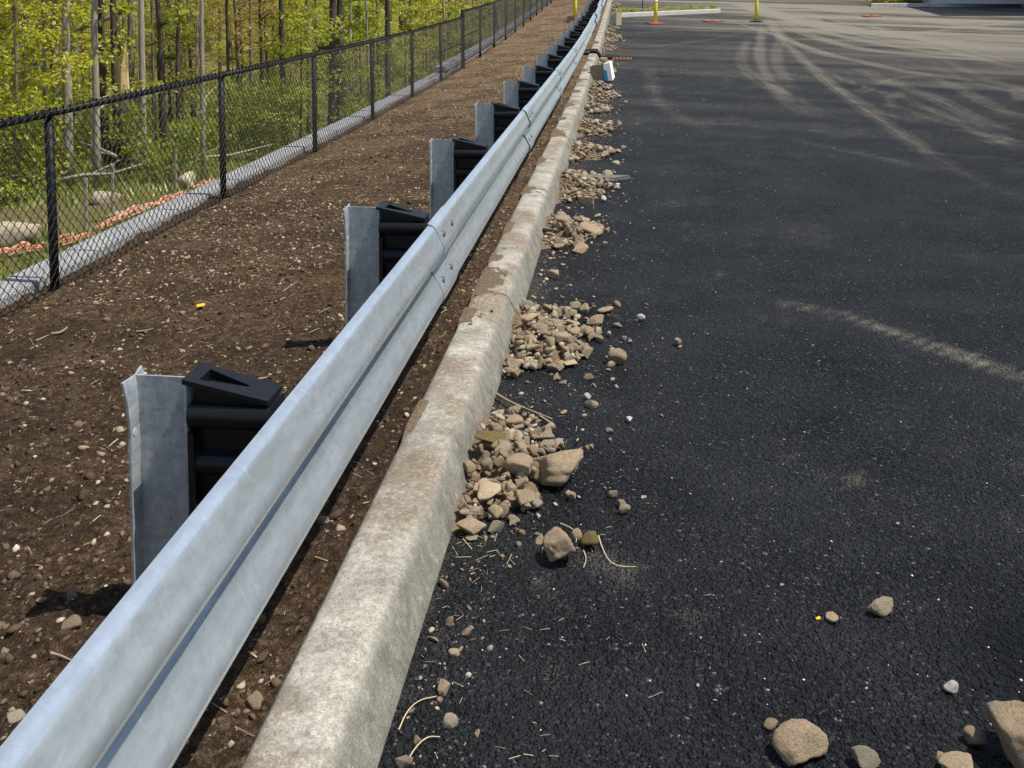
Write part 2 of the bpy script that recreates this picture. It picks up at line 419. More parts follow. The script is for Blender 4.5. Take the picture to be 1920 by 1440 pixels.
tracks = [  # pixel polyline, half width in metres, strength, ribs of tread
 (zoomA([(470,190),(560,270),(650,360),(800,490),(930,590),(1080,690),(1250,810),(1450,940),(1600,1030),(1750,1090),(1920,1180)]), .11, .42, 0),
 (zoomA([(430,100),(490,200),(600,255),(750,315),(950,350),(1150,400),(1400,440),(1700,470),(1920,500)]), .14, .6, 0),
 (zoomA([(400,150),(380,290),(400,400),(470,500),(600,580),(700,650),(740,700)]), .12, .42, 4),
 (zoomA([(320,220),(270,330),(290,400),(420,500),(560,600),(660,680)]), .12, .3, 4),
 (zoomA([(520,200),(470,320),(510,430),(590,520)]), .12, .32, 4),
 (zoomA([(230,120),(330,160),(440,190),(620,260),(900,345)]), .1, .5, 0),
 (zoomA([(300,10),(420,75),(700,140),(1100,205),(1920,270)]), .5, .9, 0),
 (zoomA([(260,0),(560,110),(1000,180),(1500,250),(1920,300)]), .4, .75, 0),
 (zoomA([(480,130),(900,280),(1300,320),(1920,370)]), .22, .6, 0),
 (zoomA([(700,170),(1000,240),(1300,290),(1600,330),(1920,345)]), .2, .5, 0),
 (zoomA([(1180,215),(1500,165),(1920,125)]), .2, .65, 0),
 (zoomA([(1000,125),(1400,140),(1920,150)]), .3, .6, 0),
 (zoomA([(600,30),(1000,90),(1400,120),(1920,200)]), .4, .55, 0),
 (zoomA([(400,20),(900,60),(1300,70),(1700,110)]), .4, .4, 0),
 (zoomA([(950,390),(1130,480),(1400,560),(1650,700),(1920,800)]), .15, .3, 0),
 (zoomA([(1400,450),(1560,520),(1700,600),(1920,690)]), .14, .3, 4),
 (zoomA([(950,545),(1100,470),(1300,430),(1500,440)]), .08, .25, 0),
 (zoomA([(1200,640),(1140,610),(1140,560),(1220,530)]), .1, .22, 4),
 (zoomA([(1920,590),(1880,540),(1900,510)]), .12, .35, 4),
 (zoomA([(550,800),(750,850),(1000,900),(1300,960)]), .1, .2, 0),
 (zoomA([(1150,860),(1500,900),(1900,930)]), .08, .16, 0),
 (zoomA([(1400,740),(1700,780),(1920,830)]), .07, .25, 0),
 (zoomA([(0,180),(300,165),(440,170)]), .12, .22, 0), (zoomA([(0,260),(250,262),(450,300)]), .12, .22, 0),
 (zoomA([(0,350),(300,360),(600,370)]), .1, .16, 0), (zoomA([(0,310),(430,318)]), .1, .14, 0),
 ([(1220,125),(1219,150),(1226,180),(1250,205),(1300,232),(1380,262)], .12, .2, 5),
 ([(1440,566),(1510,574),(1600,598),(1700,632),(1800,665),(2100,775)], .075, .5, 0),
 ([(1180,62),(1260,58),(1330,52)], .15, .2, 0), ([(1180,90),(1300,80),(1400,60)], .12, .2, 0),
 ([(1380,470),(1500,490),(1640,500)], .05, .1, 0), ([(1300,280),(1380,300),(1500,330)], .08, .12, 0),
]
for k in range(16):
    a0 = random.uniform(60, 130); tracks.append((zoomA([(random.uniform(350, 700), a0), (800 + random.uniform(-80, 120), a0 + random.uniform(20, 110)), (1250, a0 + random.uniform(60, 190)), (1930, a0 + random.uniform(80, 330))]), random.uniform(.08, .2), random.uniform(.25, .5), random.choice([0, 0, 4])))
for k in range(7):
    x0 = random.uniform(500, 1500); y0 = random.uniform(330, 620); tracks.append((zoomA([(x0, y0), (x0 + 180, y0 + 90), (x0 + 400, y0 + random.uniform(130, 220)), (x0 + 650, y0 + random.uniform(180, 330))]), random.uniform(.07, .13), random.uniform(.14, .26), random.choice([0, 4])))
dust = np.zeros(GX.shape)
wob = fbm(GX * 2.3, GY * 1.1, 3) * .12
for px, hw, st, ribs in tracks:
    pts = smooth_poly([(gp(x, max(y, -6)).x, gp(x, max(y, -6)).y) for x, y in px], 2)
    x0, x1 = min(p[0] for p in pts) - 2, max(p[0] for p in pts) + 2
    y0, y1 = min(p[1] for p in pts) - 2, max(p[1] for p in pts) + 2
    sel = (GX > x0) & (GX < x1) & (GY > y0) & (GY < y1)
    d, a = seg_dist(GX[sel], GY[sel], pts)
    d = np.abs(d + wob[sel] * hw * 2)
    prof = 1 / (1 + np.exp((d - hw) / (hw * .16)))
    prof = prof * (.45 + .75 * vnoise(d / hw * 5.5 + st * 90, a * 5 + hw * 40))
    if ribs: prof = prof * (.45 + .55 * (np.sin(d / hw * math.pi * ribs * .5) ** 2))
    else: prof = prof * (.72 + .28 * np.cos(d / hw * 7))
    prof = prof * np.clip(a * 8, 0, 1) ** .7 * np.clip((1.02 - a) * 6, 0, 1)
    v = dust[sel]; dust[sel] = v + (1 - v) * np.clip(prof * st * 1.15, 0, .95)
far = np.clip((GY - 13) / 18, 0, 1) * np.clip((GX - 1.0) / 7 + (GY - 26) / 22, 0, 1)
streak = np.clip(.42 + 2.6 * fbm(GX * .22 + GY * .12 + 3, GY * 1.1 + GX * .42, 4), 0, 1)
dust = dust + (1 - dust) * np.clip(far * (.30 + .85 * streak), 0, .88)
dust = dust + (1 - dust) * np.clip((GY - 6) / 50, 0, .2) * (.4 + streak)
patch = np.clip(fbm(GX * 2.2, GY * 2.2, 4) * 3.2 - .35, 0, 1) * np.clip((GY - 1) / 6, .25, 1)
dust = dust + (1 - dust) * np.clip(patch * .22, 0, .4)
patch2 = np.clip(fbm(GX * 5 + 40, GY * 5, 4) * 4 - .9, 0, 1)
dust = dust + (1 - dust) * np.clip(patch2 * .5, 0, .5) * np.clip(1.2 - GX / 3, .15, 1)
edge = np.exp(-np.clip(GX + .52, 0, None) / .16) * np.clip(.35 + 1.2 * fbm(GX * 3, GY * 1.4, 3), 0, 1)
dust = np.clip(dust + (1 - dust) * edge * .35, 0, 1)
# ragged patch at the lower right, asphalt colour mixed towards blue black
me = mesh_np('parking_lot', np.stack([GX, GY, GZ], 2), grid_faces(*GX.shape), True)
dp_ = gp(1915, 1240); dark_patch = np.clip(1.35 - np.hypot((GX - dp_.x - .06) / .24, (GY - dp_.y + .02) / .36) + .5 * fbm(GX * 7, GY * 7, 3), 0, 1)
at = me.attributes.new('dark_patch', 'FLOAT', 'POINT'); at.data.foreach_set('value', dark_patch.astype(np.float32).ravel())
at = me.attributes.new('dust', 'FLOAT', 'POINT'); at.data.foreach_set('value', dust.astype(np.float32).ravel())
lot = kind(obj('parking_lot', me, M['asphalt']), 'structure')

# ------------------------------------------------------------------ earth bank
FENCE_X = -3.29
def soil_base(X, Y):
    b = np.interp(X, [-3.6, -3.3, -2.6, -1.9, -1.3, -.95, -.74, -.6], [-.09, -.075, -.015, .055, .095, .095, .115, .12])
    return b + road_z(Y)
def soil_h(X, Y):
    return (soil_base(X, Y) + .05 * fbm(X * .9, Y * .6, 3) + .045 * fbm(X * 5, Y * 5, 3) + .034 * fbm(X * 22, Y * 22, 3, .65)
            + np.exp(-((X + 1.14) / .16) ** 2) * .02 * (fbm(X * 3 + 5, Y * 2, 2) + .3))
def soil_pt(x, y): return float(soil_h(np.array([x]), np.array([y]))[0])
r = [-3.0]
while r[-1] < 75: r.append(r[-1] + max(.013, .0042 * r[-1]) if r[-1] > .7 else r[-1] + .05)
r = np.array(r); c = np.arange(-3.52, -.66, .016)
SX, SY = np.meshgrid(c, r)
SZ = soil_h(SX, SY)
SZ = np.where(SX > -.72, np.minimum(SZ, .06 + road_z(SY)), SZ)
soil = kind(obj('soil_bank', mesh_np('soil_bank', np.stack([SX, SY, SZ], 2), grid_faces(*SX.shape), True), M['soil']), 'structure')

# ------------------------------------------------------------------ kerb
curb = empty('concrete_curb', (-.63, 3, 0))
tag(curb, 'long pale concrete curb running beside the guardrail, earth spilled on its top', 'curb')
CP = [(-.515, -.05), (-.52, .012), (-.535, .05), (-.550, .086), (-.559, .108), (-.569, .126), (-.583, .139), (-.604, .147), (-.632, .1505), (-.66, .151), (-.69, .151), (-.72, .15), (-.738, .146), (-.749, .136), (-.755, .1), (-.758, -.05)]
def curb_section(i, y0, y1, dense):
    n = int((y1 - y0) / (.02 if dense else .12))
    ys_ = np.linspace(y0 + .004, y1 - .004, n); cp = np.array(CP)
    X = np.repeat(cp[None, :, 0], n, 0); Z = np.repeat(cp[None, :, 1], n, 0); Y = np.repeat(ys_[:, None], len(cp), 1)
    u = np.cumsum(np.r_[0, np.hypot(*np.diff(cp, axis=0).T)])[None, :].repeat(n, 0)
    e = .012 * fbm(Y * 1.2, u * 4, 2) + .006 * fbm(Y * 9, u * 22, 3) + .004 * fbm(Y * 40, u * 60, 2)
    k = np.clip((Z - .0) / .05, 0, 1)
    X = X + e * np.where(u < .2, 1, .3) * k + .010 * fbm(Y * .5, Y * 0 + i, 2); Z = Z + e * np.where(u < .16, .3, .8) * k
    # crumbled end at each joint
    endd = np.minimum(Y - y0, y1 - Y); Z = Z - np.where(k > .9, .008 * np.exp(-endd / .012), 0)
    Z = Z + road_z(Y)
    V = np.stack([X, Y, Z], 2); F = grid_faces(n, len(cp))[:, ::-1]
    me = mesh_np('curb_section', V, F, True)
    bm = bmesh.new(); bm.from_mesh(me); bm.verts.ensure_lookup_table(); m_ = len(cp)
    bm.faces.new([bm.verts[j] for j in range(m_)]); bm.faces.new([bm.verts[(n - 1) * m_ + j] for j in range(m_ - 1, -1, -1)])
    bm.to_mesh(me); bm.free()
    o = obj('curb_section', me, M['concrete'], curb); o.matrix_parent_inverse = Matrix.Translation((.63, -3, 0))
joints = [-2.5, .7, 4.85, 7.4, 10.1, 13.0, 16.0, 19.05, 22.1, 25.15, 28.2, 31.25, 34.3, 36.6, 39.6, 42.7, 45.8, 49, 52, 55, 58]
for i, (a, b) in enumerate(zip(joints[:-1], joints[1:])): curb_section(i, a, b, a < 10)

# ------------------------------------------------------------------ retaining wall and ground beyond
wall = empty('retaining_wall', (-3.53, 5, -1)); tag(wall, 'low retaining wall with smooth grey cap stones behind the chain link fence', 'wall')
bpy.context.view_layer.update()
wi = wall.matrix_world.inverted()
TERM_Y = 19.95
cap_me = None
def wall_z(y): return road_z(y) - .035 + (.11 if y > TERM_Y - 1.2 else 0)
mb = MB(); mb.box(-.115, .115, -.297, .297, -.09, 0)
cap_me = mb.mesh('cap_stone')
bm = bmesh.new(); bm.from_mesh(cap_me); bmesh.ops.bevel(bm, geom=bm.edges[:], offset=.008, segments=2, affect='EDGES'); bm.to_mesh(cap_me); bm.free()
y = -2.7; i = 0
while y < 62:
    o = obj('cap_stone', cap_me, M['cap'], wall, (-3.525 + random.uniform(-.006, .006), y, wall_z(y) + random.uniform(-.003, .003)), (grade(y), random.uniform(-.01, .01), random.uniform(-.008, .008)))
    o.matrix_parent_inverse = wi; y += .6; i += 1
yy = np.arange(-3, 63, .6); V = []; F = []
for k, y in enumerate(yy):
    zt = wall_z(y) - .085
    V += [(-3.43, y, zt), (-3.62, y, zt), (-3.68, y, -2.2), (-3.40, y, -2.2)]
for k in range(len(yy) - 1):
    for j in range(4): F.append((4 * k + j, 4 * k + (j + 1) % 4, 4 * k + 4 + (j + 1) % 4, 4 * k + 4 + j))
o = obj('wall_face', mesh_py('wall_face', V, F), M['cap'], wall); o.matrix_parent_inverse = wi

def land(X, Y):
    R = np.hypot(X, Y); L = np.clip(-X - 3.7, 0, None)
    z = np.interp(R, [0, 8, 14, 20, 30, 42, 60, 85, 130, 220, 400], [-1.2, -1.2, -1.35, -1.85, -2.9, -3.4, -2.0, 3.0, 16, 40, 70])
    z = np.minimum(z, np.interp(L, [0, 3, 8, 20, 40, 80, 200], [-1.15, -1.22, -1.7, -2.8, -1, 8, 60]) + np.clip((Y - 20) * .02, 0, 3))
    return z + .4 * fbm(X * .12, Y * .12, 3) * np.clip((L - 2) / 5, 0, 1) + .12 * fbm(X * .9, Y * .9, 3) * np.clip(L, 0, 1)
def land_pt(x, y): return float(land(np.array([x]), np.array([y]))[0])
lx = np.concatenate([-np.geomspace(3.62, 260, 150)[::-1]]); ly = np.concatenate([np.arange(-30, 60, .4), np.linspace(60, 420, 80)])
LX, LY = np.meshgrid(lx, ly)
kind(obj('forest_floor', mesh_np('forest_floor', np.stack([LX, LY, land(LX, LY)], 2), grid_faces(*LX.shape), True), M['litter']), 'structure')

# ------------------------------------------------------------------ chain link fence
FH = 1.06; BAY = 2.44; F0 = 5.31
fence = empty('chain_link_fence', (FENCE_X, F0, -.08)); tag(fence, 'black vinyl chain link fence on posts along the retaining wall', 'fence')
bpy.context.view_layer.update(); fi = fence.matrix_world.inverted()
def wire_panel():
    p = .036; n = int(BAY / p); m = int((FH + .0) / p); rad = .0024
    V = []; F = []
    for i in range(n + 1):
        pts = []
        for k in range(m + 1):
            s = (i + (k + i) % 2) * p - p * .5
            pts.append((0.004 * (1 if (k + i) % 2 else -1), min(max(s, 0), BAY), .02 + k * p))
        pts.append((0.012, pts[-1][1] - .012, .02 + m * p + .016)); pts.append((-.004, pts[-1][1] - .012, .02 + m * p + .004))
        for (a, b) in zip(pts[:-1], pts[1:]):
            a = Vector(a); b = Vector(b); d = (b - a)
            if d.length < 1e-5: continue
            d.normalize(); u = Vector((1, 0, 0)); w = d.cross(u).normalized(); u = w.cross(d)
            base = len(V)
            for q in (a, b):
                for t in (0, 2.094, 4.189): V.append(q + (u * math.cos(t) + w * math.sin(t)) * rad)
            for j in range(3): F.append((base + j, base + (j + 1) % 3, base + 3 + (j + 1) % 3, base + 3 + j))
    return mesh_py('wire_mesh', V, F)
wire_me = wire_panel(); wire_me.materials.append(M['fence'])
def cyl(name, r_, L, axis='z', n=10, cap=.0):
    mb = MB(); e = (0, 0, L) if axis == 'z' else (0, L, 0)
    mb.tube([(0, 0, 0), e], r_, n); return mb.mesh(name, True)
post_me = MB().tube([(0, 0, -.35), (0, 0, FH - .02)], .026, 12).mesh('fence_post', True)
cup_me = MB().tube([(0, 0, FH - .05), (0, 0, FH + .0)], .031, 12).mesh('post_cup', True)
term_me = MB().tube([(0, 0, -.35), (0, 0, FH + .13), (0, 0, FH + .15)], [.038, .038, .02], 12).mesh('terminal_post', True)
rail_me = MB().tube([(0, 0, 0), (0, BAY, 0)], .0205, 10).mesh('top_rail', True)
brace_me = MB().tube([(0, 0, 0), (0, BAY, 0)], .016, 8).mesh('brace_rail', True)
tie_me = MB().tube([(.03 * math.cos(t), 0, .03 * math.sin(t)) for t in np.linspace(0, 6.0, 10)], .0028, 4).mesh('wire_tie', True)
tw_me = MB().tube([(0, 0, 0), (0, BAY, 0)], .003, 4).mesh('tension_wire', True)
def fz(y): return road_z(y) - .08 + (.12 if y > TERM_Y + .01 else 0)
for b in range(-2, 23):
    y = F0 + b * BAY; g = math.atan((road_z(y + BAY) - road_z(y)) / BAY); z = fz(y + .02)
    lean = random.uniform(-.008, .008)
    if b == 6:
        o = obj('terminal_post', term_me, M['fence'], fence, (FENCE_X, y, fz(y - .1)))
    else:
        o = obj('fence_post', post_me, M['fence'], fence, (FENCE_X, y, z), (lean, random.uniform(-.01, .012), 0))
        q = obj('post_cup', cup_me, M['fence'], o)
    o.matrix_parent_inverse = fi
    parts = [('top_rail', rail_me, (FENCE_X, y, z + FH - .02)), ('wire_mesh', wire_me, (FENCE_X + .032, y, z)), ('tension_wire', tw_me, (FENCE_X + .03, y, z + .03))]
    if b in (5, 6): parts.append(('brace_rail', brace_me, (FENCE_X, y, z + FH * .5)))
    for nm, mm, lc in parts:
        o = obj(nm, mm, M['fence'], fence, lc, (g, 0, 0)); o.matrix_parent_inverse = fi
    if b < 8:
        for t in (.5, 1.0, 1.5, 2.0):
            o = obj('wire_tie', tie_me, M['fence'], fence, (FENCE_X, y + t, z + FH - .02 + math.tan(g) * t)); o.matrix_parent_inverse = fi

# ------------------------------------------------------------------ guardrail
P0 = 2.306; PS = 1.905
gr = empty('guardrail', (-.95, P0, .1)); tag(gr, 'galvanised steel guardrail on black spacer blocks beside the curb', 'guardrail')
bpy.context.view_layer.update(); gi = gr.matrix_world.inverted()
PR = [(-.810, .698), (-.797, .696), (-.787, .691), (-.780, .682), (-.770, .658), (-.759, .634), (-.750, .617), (-.745, .602), (-.746, .586), (-.753, .572), (-.768, .562), (-.80, .556), (-.842, .549), (-.850, .543), (-.849, .530), (-.838, .521), (-.812, .513), (-.797, .501), (-.777, .466), (-.760, .434), (-.751, .417), (-.747, .401), (-.749, .387), (-.757, .376), (-.772, .369), (-.786, .366)]
def beam(L, segs):
    pr = np.array(smooth_poly(PR, 1)); m = len(pr)
    tn = np.gradient(pr, axis=0); tn /= np.linalg.norm(tn, axis=1)[:, None]
    nrm = np.stack([-tn[:, 1], tn[:, 0]], 1)
    if nrm[:, 0].mean() < 0: nrm = -nrm
    ys_ = np.concatenate([[0, .30, .40], np.linspace(.5, L, segs)])
    off = np.interp(ys_, [0, .30, .40, L], [.008, .008, 0, 0])
    V = []
    for side in (1, 0):
        for yv, of in zip(ys_, off):
            q = pr + nrm * (of + (.002 if side else -.002))
            V.append(np.stack([q[:, 0], np.full(m, yv), q[:, 1]], 1))
    n = len(ys_); V = np.concatenate(V)
    F1 = grid_faces(n, m); F2 = grid_faces(n, m)[:, ::-1] + n * m
    E = []
    N = n * m
    for j in range(m - 1):
        E.append((j, N + j, N + j + 1, j + 1)); a = (n - 1) * m + j; E.append((a + 1, N + a + 1, N + a, a))
    for i in range(n - 1):
        a, b = i * m, (i + 1) * m
        E.append((a, b, N + b, N + a)); a += m - 1; b += m - 1; E.append((b, a, N + a, N + b))
    E = np.array(E); V2 = V[E.ravel()]; E2 = np.arange(E.size).reshape(-1, 4) + len(V)
    me = mesh_np('rail_section', np.concatenate([V, V2]), np.concatenate([F1, F2, E2]), True)
    return me
rail_sec = beam(PS * 2 + .33, 6)
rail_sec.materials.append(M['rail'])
bv = []; bf = []
for rr, hh in ((.0, .011), (.008, .0105), (.014, .007), (.017, .001), (.017, -.004)):
    for k in range(14):
        t = 2 * math.pi * k / 14; bv.append((hh, 1.25 * rr * math.cos(t), rr * math.sin(t)))
for i in range(4):
    for k in range(14): bf.append((i * 14 + k, i * 14 + (k + 1) % 14, i * 14 + 14 + (k + 1) % 14, i * 14 + 14 + k))
bolt_me = mesh_py('splice_bolt', bv, bf, True); bolt_me.materials.append(M['bolt'])
S0 = 3.986 - 3.81
for k in range(-1, 15):
    y = S0 + k * 3.81; g = math.atan((road_z(y + 3.81) - road_z(y)) / 3.81)
    wx = [0, 0, 0, 0, 0, 0, .012, .02, -.01, .03, .0, .05, .12, .2, .3, .45][k + 1] if k + 1 < 16 else 0
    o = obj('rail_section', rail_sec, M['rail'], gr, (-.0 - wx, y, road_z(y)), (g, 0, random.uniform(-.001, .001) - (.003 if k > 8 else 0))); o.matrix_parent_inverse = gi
    if k < 9:
        for yb in (.07, .26):
            for (xb, zb) in ((-.7575, .646), (-.7605, .449)):
                q = obj('splice_bolt', bolt_me, M['bolt'], o, (xb, yb, zb), (0, 0, random.uniform(-.1, .1)))
# I-beam post with a dented, burred head
def ibeam(dent):
    bm = bmesh.new()
    nz = 26; zs = np.linspace(-.5, .712, nz)
    def plate(pa, pb, th_n):
        a = np.array(pa, float); b = np.array(pb, float); nn = np.array(th_n, float); K = 7
        for sgn in (1, -1):
            rows = []
            for z in zs:
                row = []
                for k in range(K):
                    p = a + (b - a) * k / (K - 1) + nn * sgn
                    row.append(bm.verts.new((p[0], p[1], z)))
                rows.append(row)
            for i in range(nz - 1):
                for k in range(K - 1):
                    f = (rows[i][k], rows[i][k + 1], rows[i + 1][k + 1], rows[i + 1][k]); bm.faces.new(f if sgn < 0 else f[::-1])
            if sgn == 1: r1 = rows
        for i in range(nz - 1):
            bm.faces.new((r1[i][0], r1[i + 1][0], rows[i + 1][0], rows[i][0])); bm.faces.new((r1[i + 1][-1], r1[i][-1], rows[i][-1], rows[i + 1][-1]))
        for k in range(K - 1): bm.faces.new((r1[-1][k], r1[-1][k + 1], rows[-1][k + 1], rows[-1][k]))
    plate((-1.214, -.05), (-1.214, .05), (-.0032, 0)); plate((-1.066, -.05), (-1.066, .05), (.0032, 0)); plate((-1.2105, 0), (-1.0695, 0), (0, .0028))
    for v in bm.verts:
        t = max(0, (v.co.z - .60) / .112)
        if v.co.x < -1.2: v.co.x -= dent * t * t * (.35 + abs(v.co.y) * 14); v.co.z += dent * .5 * t * (v.co.y * 8)
        h = math.exp(-((v.co.z - .55) / .04) ** 2) * math.exp(-((v.co.x + 1.2) / .03) ** 2); v.co.y += dent * .25 * h
    me = bpy.data.meshes.new('post'); bmesh.ops.recalc_face_normals(bm, faces=bm.faces[:]); bm.to_mesh(me); bm.free()
    return me
posts_me = [ibeam(.015), ibeam(.005), ibeam(.009)]
def blockout():
    mb = MB()
    x0, x1 = -1.0605, -.852
    # body with waisted sides: horizontal rolls joined by a recessed web
    prof = []
    zz = np.linspace(.345, .668, 66)
    for z in zz:
        w = .026
        for zc, rr in ((.640, .036), (.515, .030), (.390, .036)):
            d = abs(z - zc)
            if d < rr: w = max(w, .026 + math.sqrt(rr * rr - d * d) * .95)
        prof.append((w, z))
    n = len(prof); xs_ = [x0, x0 + .01, x1 - .02, x1]
    V = []; F = []
    for x in xs_:
        for w, z in prof: V.append((x, -w, z))
        for w, z in prof[::-1]: V.append((x, w, z))
    m = 2 * n
    for i in range(len(xs_) - 1):
        for j in range(m): F.append((i * m + j, i * m + (j + 1) % m, (i + 1) * m + (j + 1) % m, (i + 1) * m + j))
    F.append(tuple(range(m - 1, -1, -1))); F.append(tuple((len(xs_) - 1) * m + j for j in range(m)))
    mb.add(V, F)
    # back plate against the post
    mb.box(x0 + .001, x0 + .016, -.058, .058, .35, .60)
    return mb.mesh('spacer_block')
def block_top():
    # sloping head plate with a triangular pocket
    x0, x1 = -1.072, -.856; za, zb = .735, .688
    def zt(x): return za + (zb - za) * (x - x0) / (x1 - x0)
    out = [(x0, -.056), (x1, -.05), (x1, .05), (x0, .056)]
    inn = [(x0 + .035, -.034), (x0 + .150, -.004), (x0 + .150, .004), (x0 + .035, .034)]
    V = [(x, y, zt(x)) for x, y in out] + [(x, y, zt(x)) for x, y in inn] + [(x, y, zt(x) - .004 - .022 * max(0, 1 - (x - x0 - .035) / .115)) for x, y in inn] + [(x, y, zt(x) - .012) for x, y in out]
    F = [(0, 1, 5, 4), (1, 2, 6, 5), (2, 3, 7, 6), (3, 0, 4, 7), (4, 5, 9, 8), (5, 6, 10, 9), (6, 7, 11, 10), (7, 4, 8, 11), (8, 9, 10, 11),
         (0, 12, 13, 1), (1, 13, 14, 2), (2, 14, 15, 3), (3, 15, 12, 0)]
    # gusset under the plate, tapering to the rail
    b = len(V)
    V += [(x0 + .02, -.046, zt(x0) - .012), (x1 - .06, -.046, .674), (x0 + .02, -.046, .655), (x0 + .02, .046, zt(x0) - .012), (x1 - .06, .046, .674), (x0 + .02, .046, .655)]
    V += [(x0 + .02, -.030, zt(x0) - .012), (x1, -.030, zt(x1) - .010), (x1, -.030, .655), (x0 + .02, -.030, .655), (x0 + .02, .030, zt(x0) - .012), (x1, .030, zt(x1) - .010), (x1, .030, .655), (x0 + .02, .030, .655)]
    c_ = b + 6
    F += [(c_, c_ + 3, c_ + 2, c_ + 1), (c_ + 4, c_ + 5, c_ + 6, c_ + 7), (c_, c_ + 4, c_ + 7, c_ + 3), (c_ + 1, c_ + 2, c_ + 6, c_ + 5), (c_ + 2, c_ + 3, c_ + 7, c_ + 6)]
    return mesh_py('block_head', V, F)
blk_me = blockout(); head_me = block_top()
hole_me = MB().tube([(-1.2108, -.026, .575), (-1.2095, -.026, .575)], .0105, 12).mesh('bolt_hole')
M['hole'] = m_plain('worn_zinc_edge', (.62, .60, .55), .5, .3)
for k in range(-1, 30):
    y = P0 + k * PS; z = road_z(y); jx = 0
    kk = int((y - S0) // 3.81); jx = -([0, 0, 0, 0, 0, 0, .012, .02, -.01, .03, .0, .05, .12, .2, .3, .45][min(kk + 1, 15)])
    o = obj('post', posts_me[0 if k == 0 else (1 + (k % 2))], M['post'], gr, (jx, y, z + random.uniform(-.006, .008)), (random.uniform(-.006, .006), random.uniform(-.004, .004), 0)); o.matrix_parent_inverse = gi
    obj('bolt_hole', hole_me, M['hole'], o)
    o = obj('spacer_block', blk_me, M['plastic'], gr, (jx, y, z + random.uniform(-.004, .004))); o.matrix_parent_inverse = gi
    obj('block_head', head_me, M['plastic'], o)
# ------------------------------------------------------------------ stones
def ico(sub):
    bm = bmesh.new(); bmesh.ops.create_icosphere(bm, subdivisions=sub, radius=1.0)
    V = np.array([v.co[:] for v in bm.verts]); F = np.array([[v.index for v in f.verts] for f in bm.faces]); bm.free()
    return V, F
ICO = {s: ico(s) for s in (1, 2, 3, 4)}
def rock_v(seed, sub, planes=11, sharp=16, dims=(1, 1, 1), noise=.05, flat=0.0):
    r_ = np.random.default_rng(seed); V, F = ICO[sub]
    n = r_.normal(size=(planes, 3)); n /= np.linalg.norm(n, axis=1)[:, None]
    d = r_.uniform(.48, .92 if planes > 7 else .78, planes)
    c_ = np.maximum(V @ n.T, 1e-3) / d[None, :]
    c_ = np.concatenate([c_, np.full((len(V), 1), 1 / 1.22)], 1)
    rad = 1.0 / (np.sum(c_ ** sharp, 1) ** (1.0 / sharp))
    P = V * rad[:, None]
    if noise and sub > 2:
        q = P * 9 + seed % 13
        P = P * (1 + noise * .35 * (fbm(q[:, 0] + q[:, 2] * .8, q[:, 1] - q[:, 2] * .6, 3) + fbm(q[:, 1] + 3, q[:, 2], 3)))[:, None]
    if noise:
        q = P * 2.3 + seed % 17
        nz = fbm(q[:, 0] + q[:, 2], q[:, 1] - q[:, 2] * .7, 4) + fbm(q[:, 1] * 1.3 + 5, q[:, 2] * 1.3, 3)
        P = P * (1 + noise * nz)[:, None]
    P = P * np.array(dims)[None, :]
    P /= (P[:, 0].max() - P[:, 0].min()) * .5
    return P, F
def rock_mesh(seed, sub=3, smooth=False, **k):
    P, F = rock_v(seed, sub, **k)
    me = mesh_np('stone', P, F, True)
    return me
def hull_rock(seed, dims, n=11, bev=.07):
    r_ = np.random.default_rng(seed); P = r_.normal(size=(n, 3)); P /= np.linalg.norm(P, axis=1)[:, None]
    P *= r_.uniform(.82, 1.08, (n, 1)); P *= np.array(dims)[None]
    bm = bmesh.new()
    for q in P: bm.verts.new(q)
    g = bmesh.ops.convex_hull(bm, input=bm.verts[:])
    bmesh.ops.delete(bm, geom=[v for v in bm.verts if not v.link_faces], context='VERTS')
    bmesh.ops.dissolve_limit(bm, angle_limit=.25, verts=bm.verts[:], edges=bm.edges[:])
    bmesh.ops.bevel(bm, geom=bm.edges[:], offset=bev, segments=2, affect='EDGES', clamp_overlap=True)
    bmesh.ops.triangulate(bm, faces=bm.faces[:]); bmesh.ops.subdivide_edges(bm, edges=[e for e in bm.edges if e.calc_length() > .35], cuts=1, use_grid_fill=False)
    bmesh.ops.triangulate(bm, faces=bm.faces[:])
    for v in bm.verts:
        a = np.array([v.co.x * 3 + seed % 7 + v.co.z]); b = np.array([v.co.y * 3 - v.co.z * 2]); v.co *= 1 + .10 * float(fbm(a, b, 3)[0])
    bmesh.ops.recalc_face_normals(bm, faces=bm.faces[:])
    me = bpy.data.meshes.new('stone'); bm.to_mesh(me); bm.free()
    w = max(v.co.x for v in me.vertices) - min(v.co.x for v in me.vertices)
    me.transform(Matrix.Scale(2 / w, 4)); me.polygons.foreach_set('use_smooth', [True] * len(me.polygons))
    me.set_sharp_from_angle(angle=.35); me.update()
    return me
PRO = []
for i in range(16):
    dm = [(1, .8, .62), (1, .7, .5), (1, .9, .75), (1, .6, .42), (1, .75, .8)][i % 5]
    if i % 3: PRO.append(hull_rock(300 + i, dm, 9 + i % 5)); continue
    PRO.append(rock_mesh(100 + i, 3, planes=8 + i % 5, sharp=[34, 18, 44, 26][i % 4], dims=dm, noise=.08))
def with_mat(me, m):
    c_ = me.copy(); c_.materials.clear(); c_.materials.append(m); return c_
PROT = {k: [with_mat(p, M[k]) for p in PRO] for k in ('rock', 'rockg')}

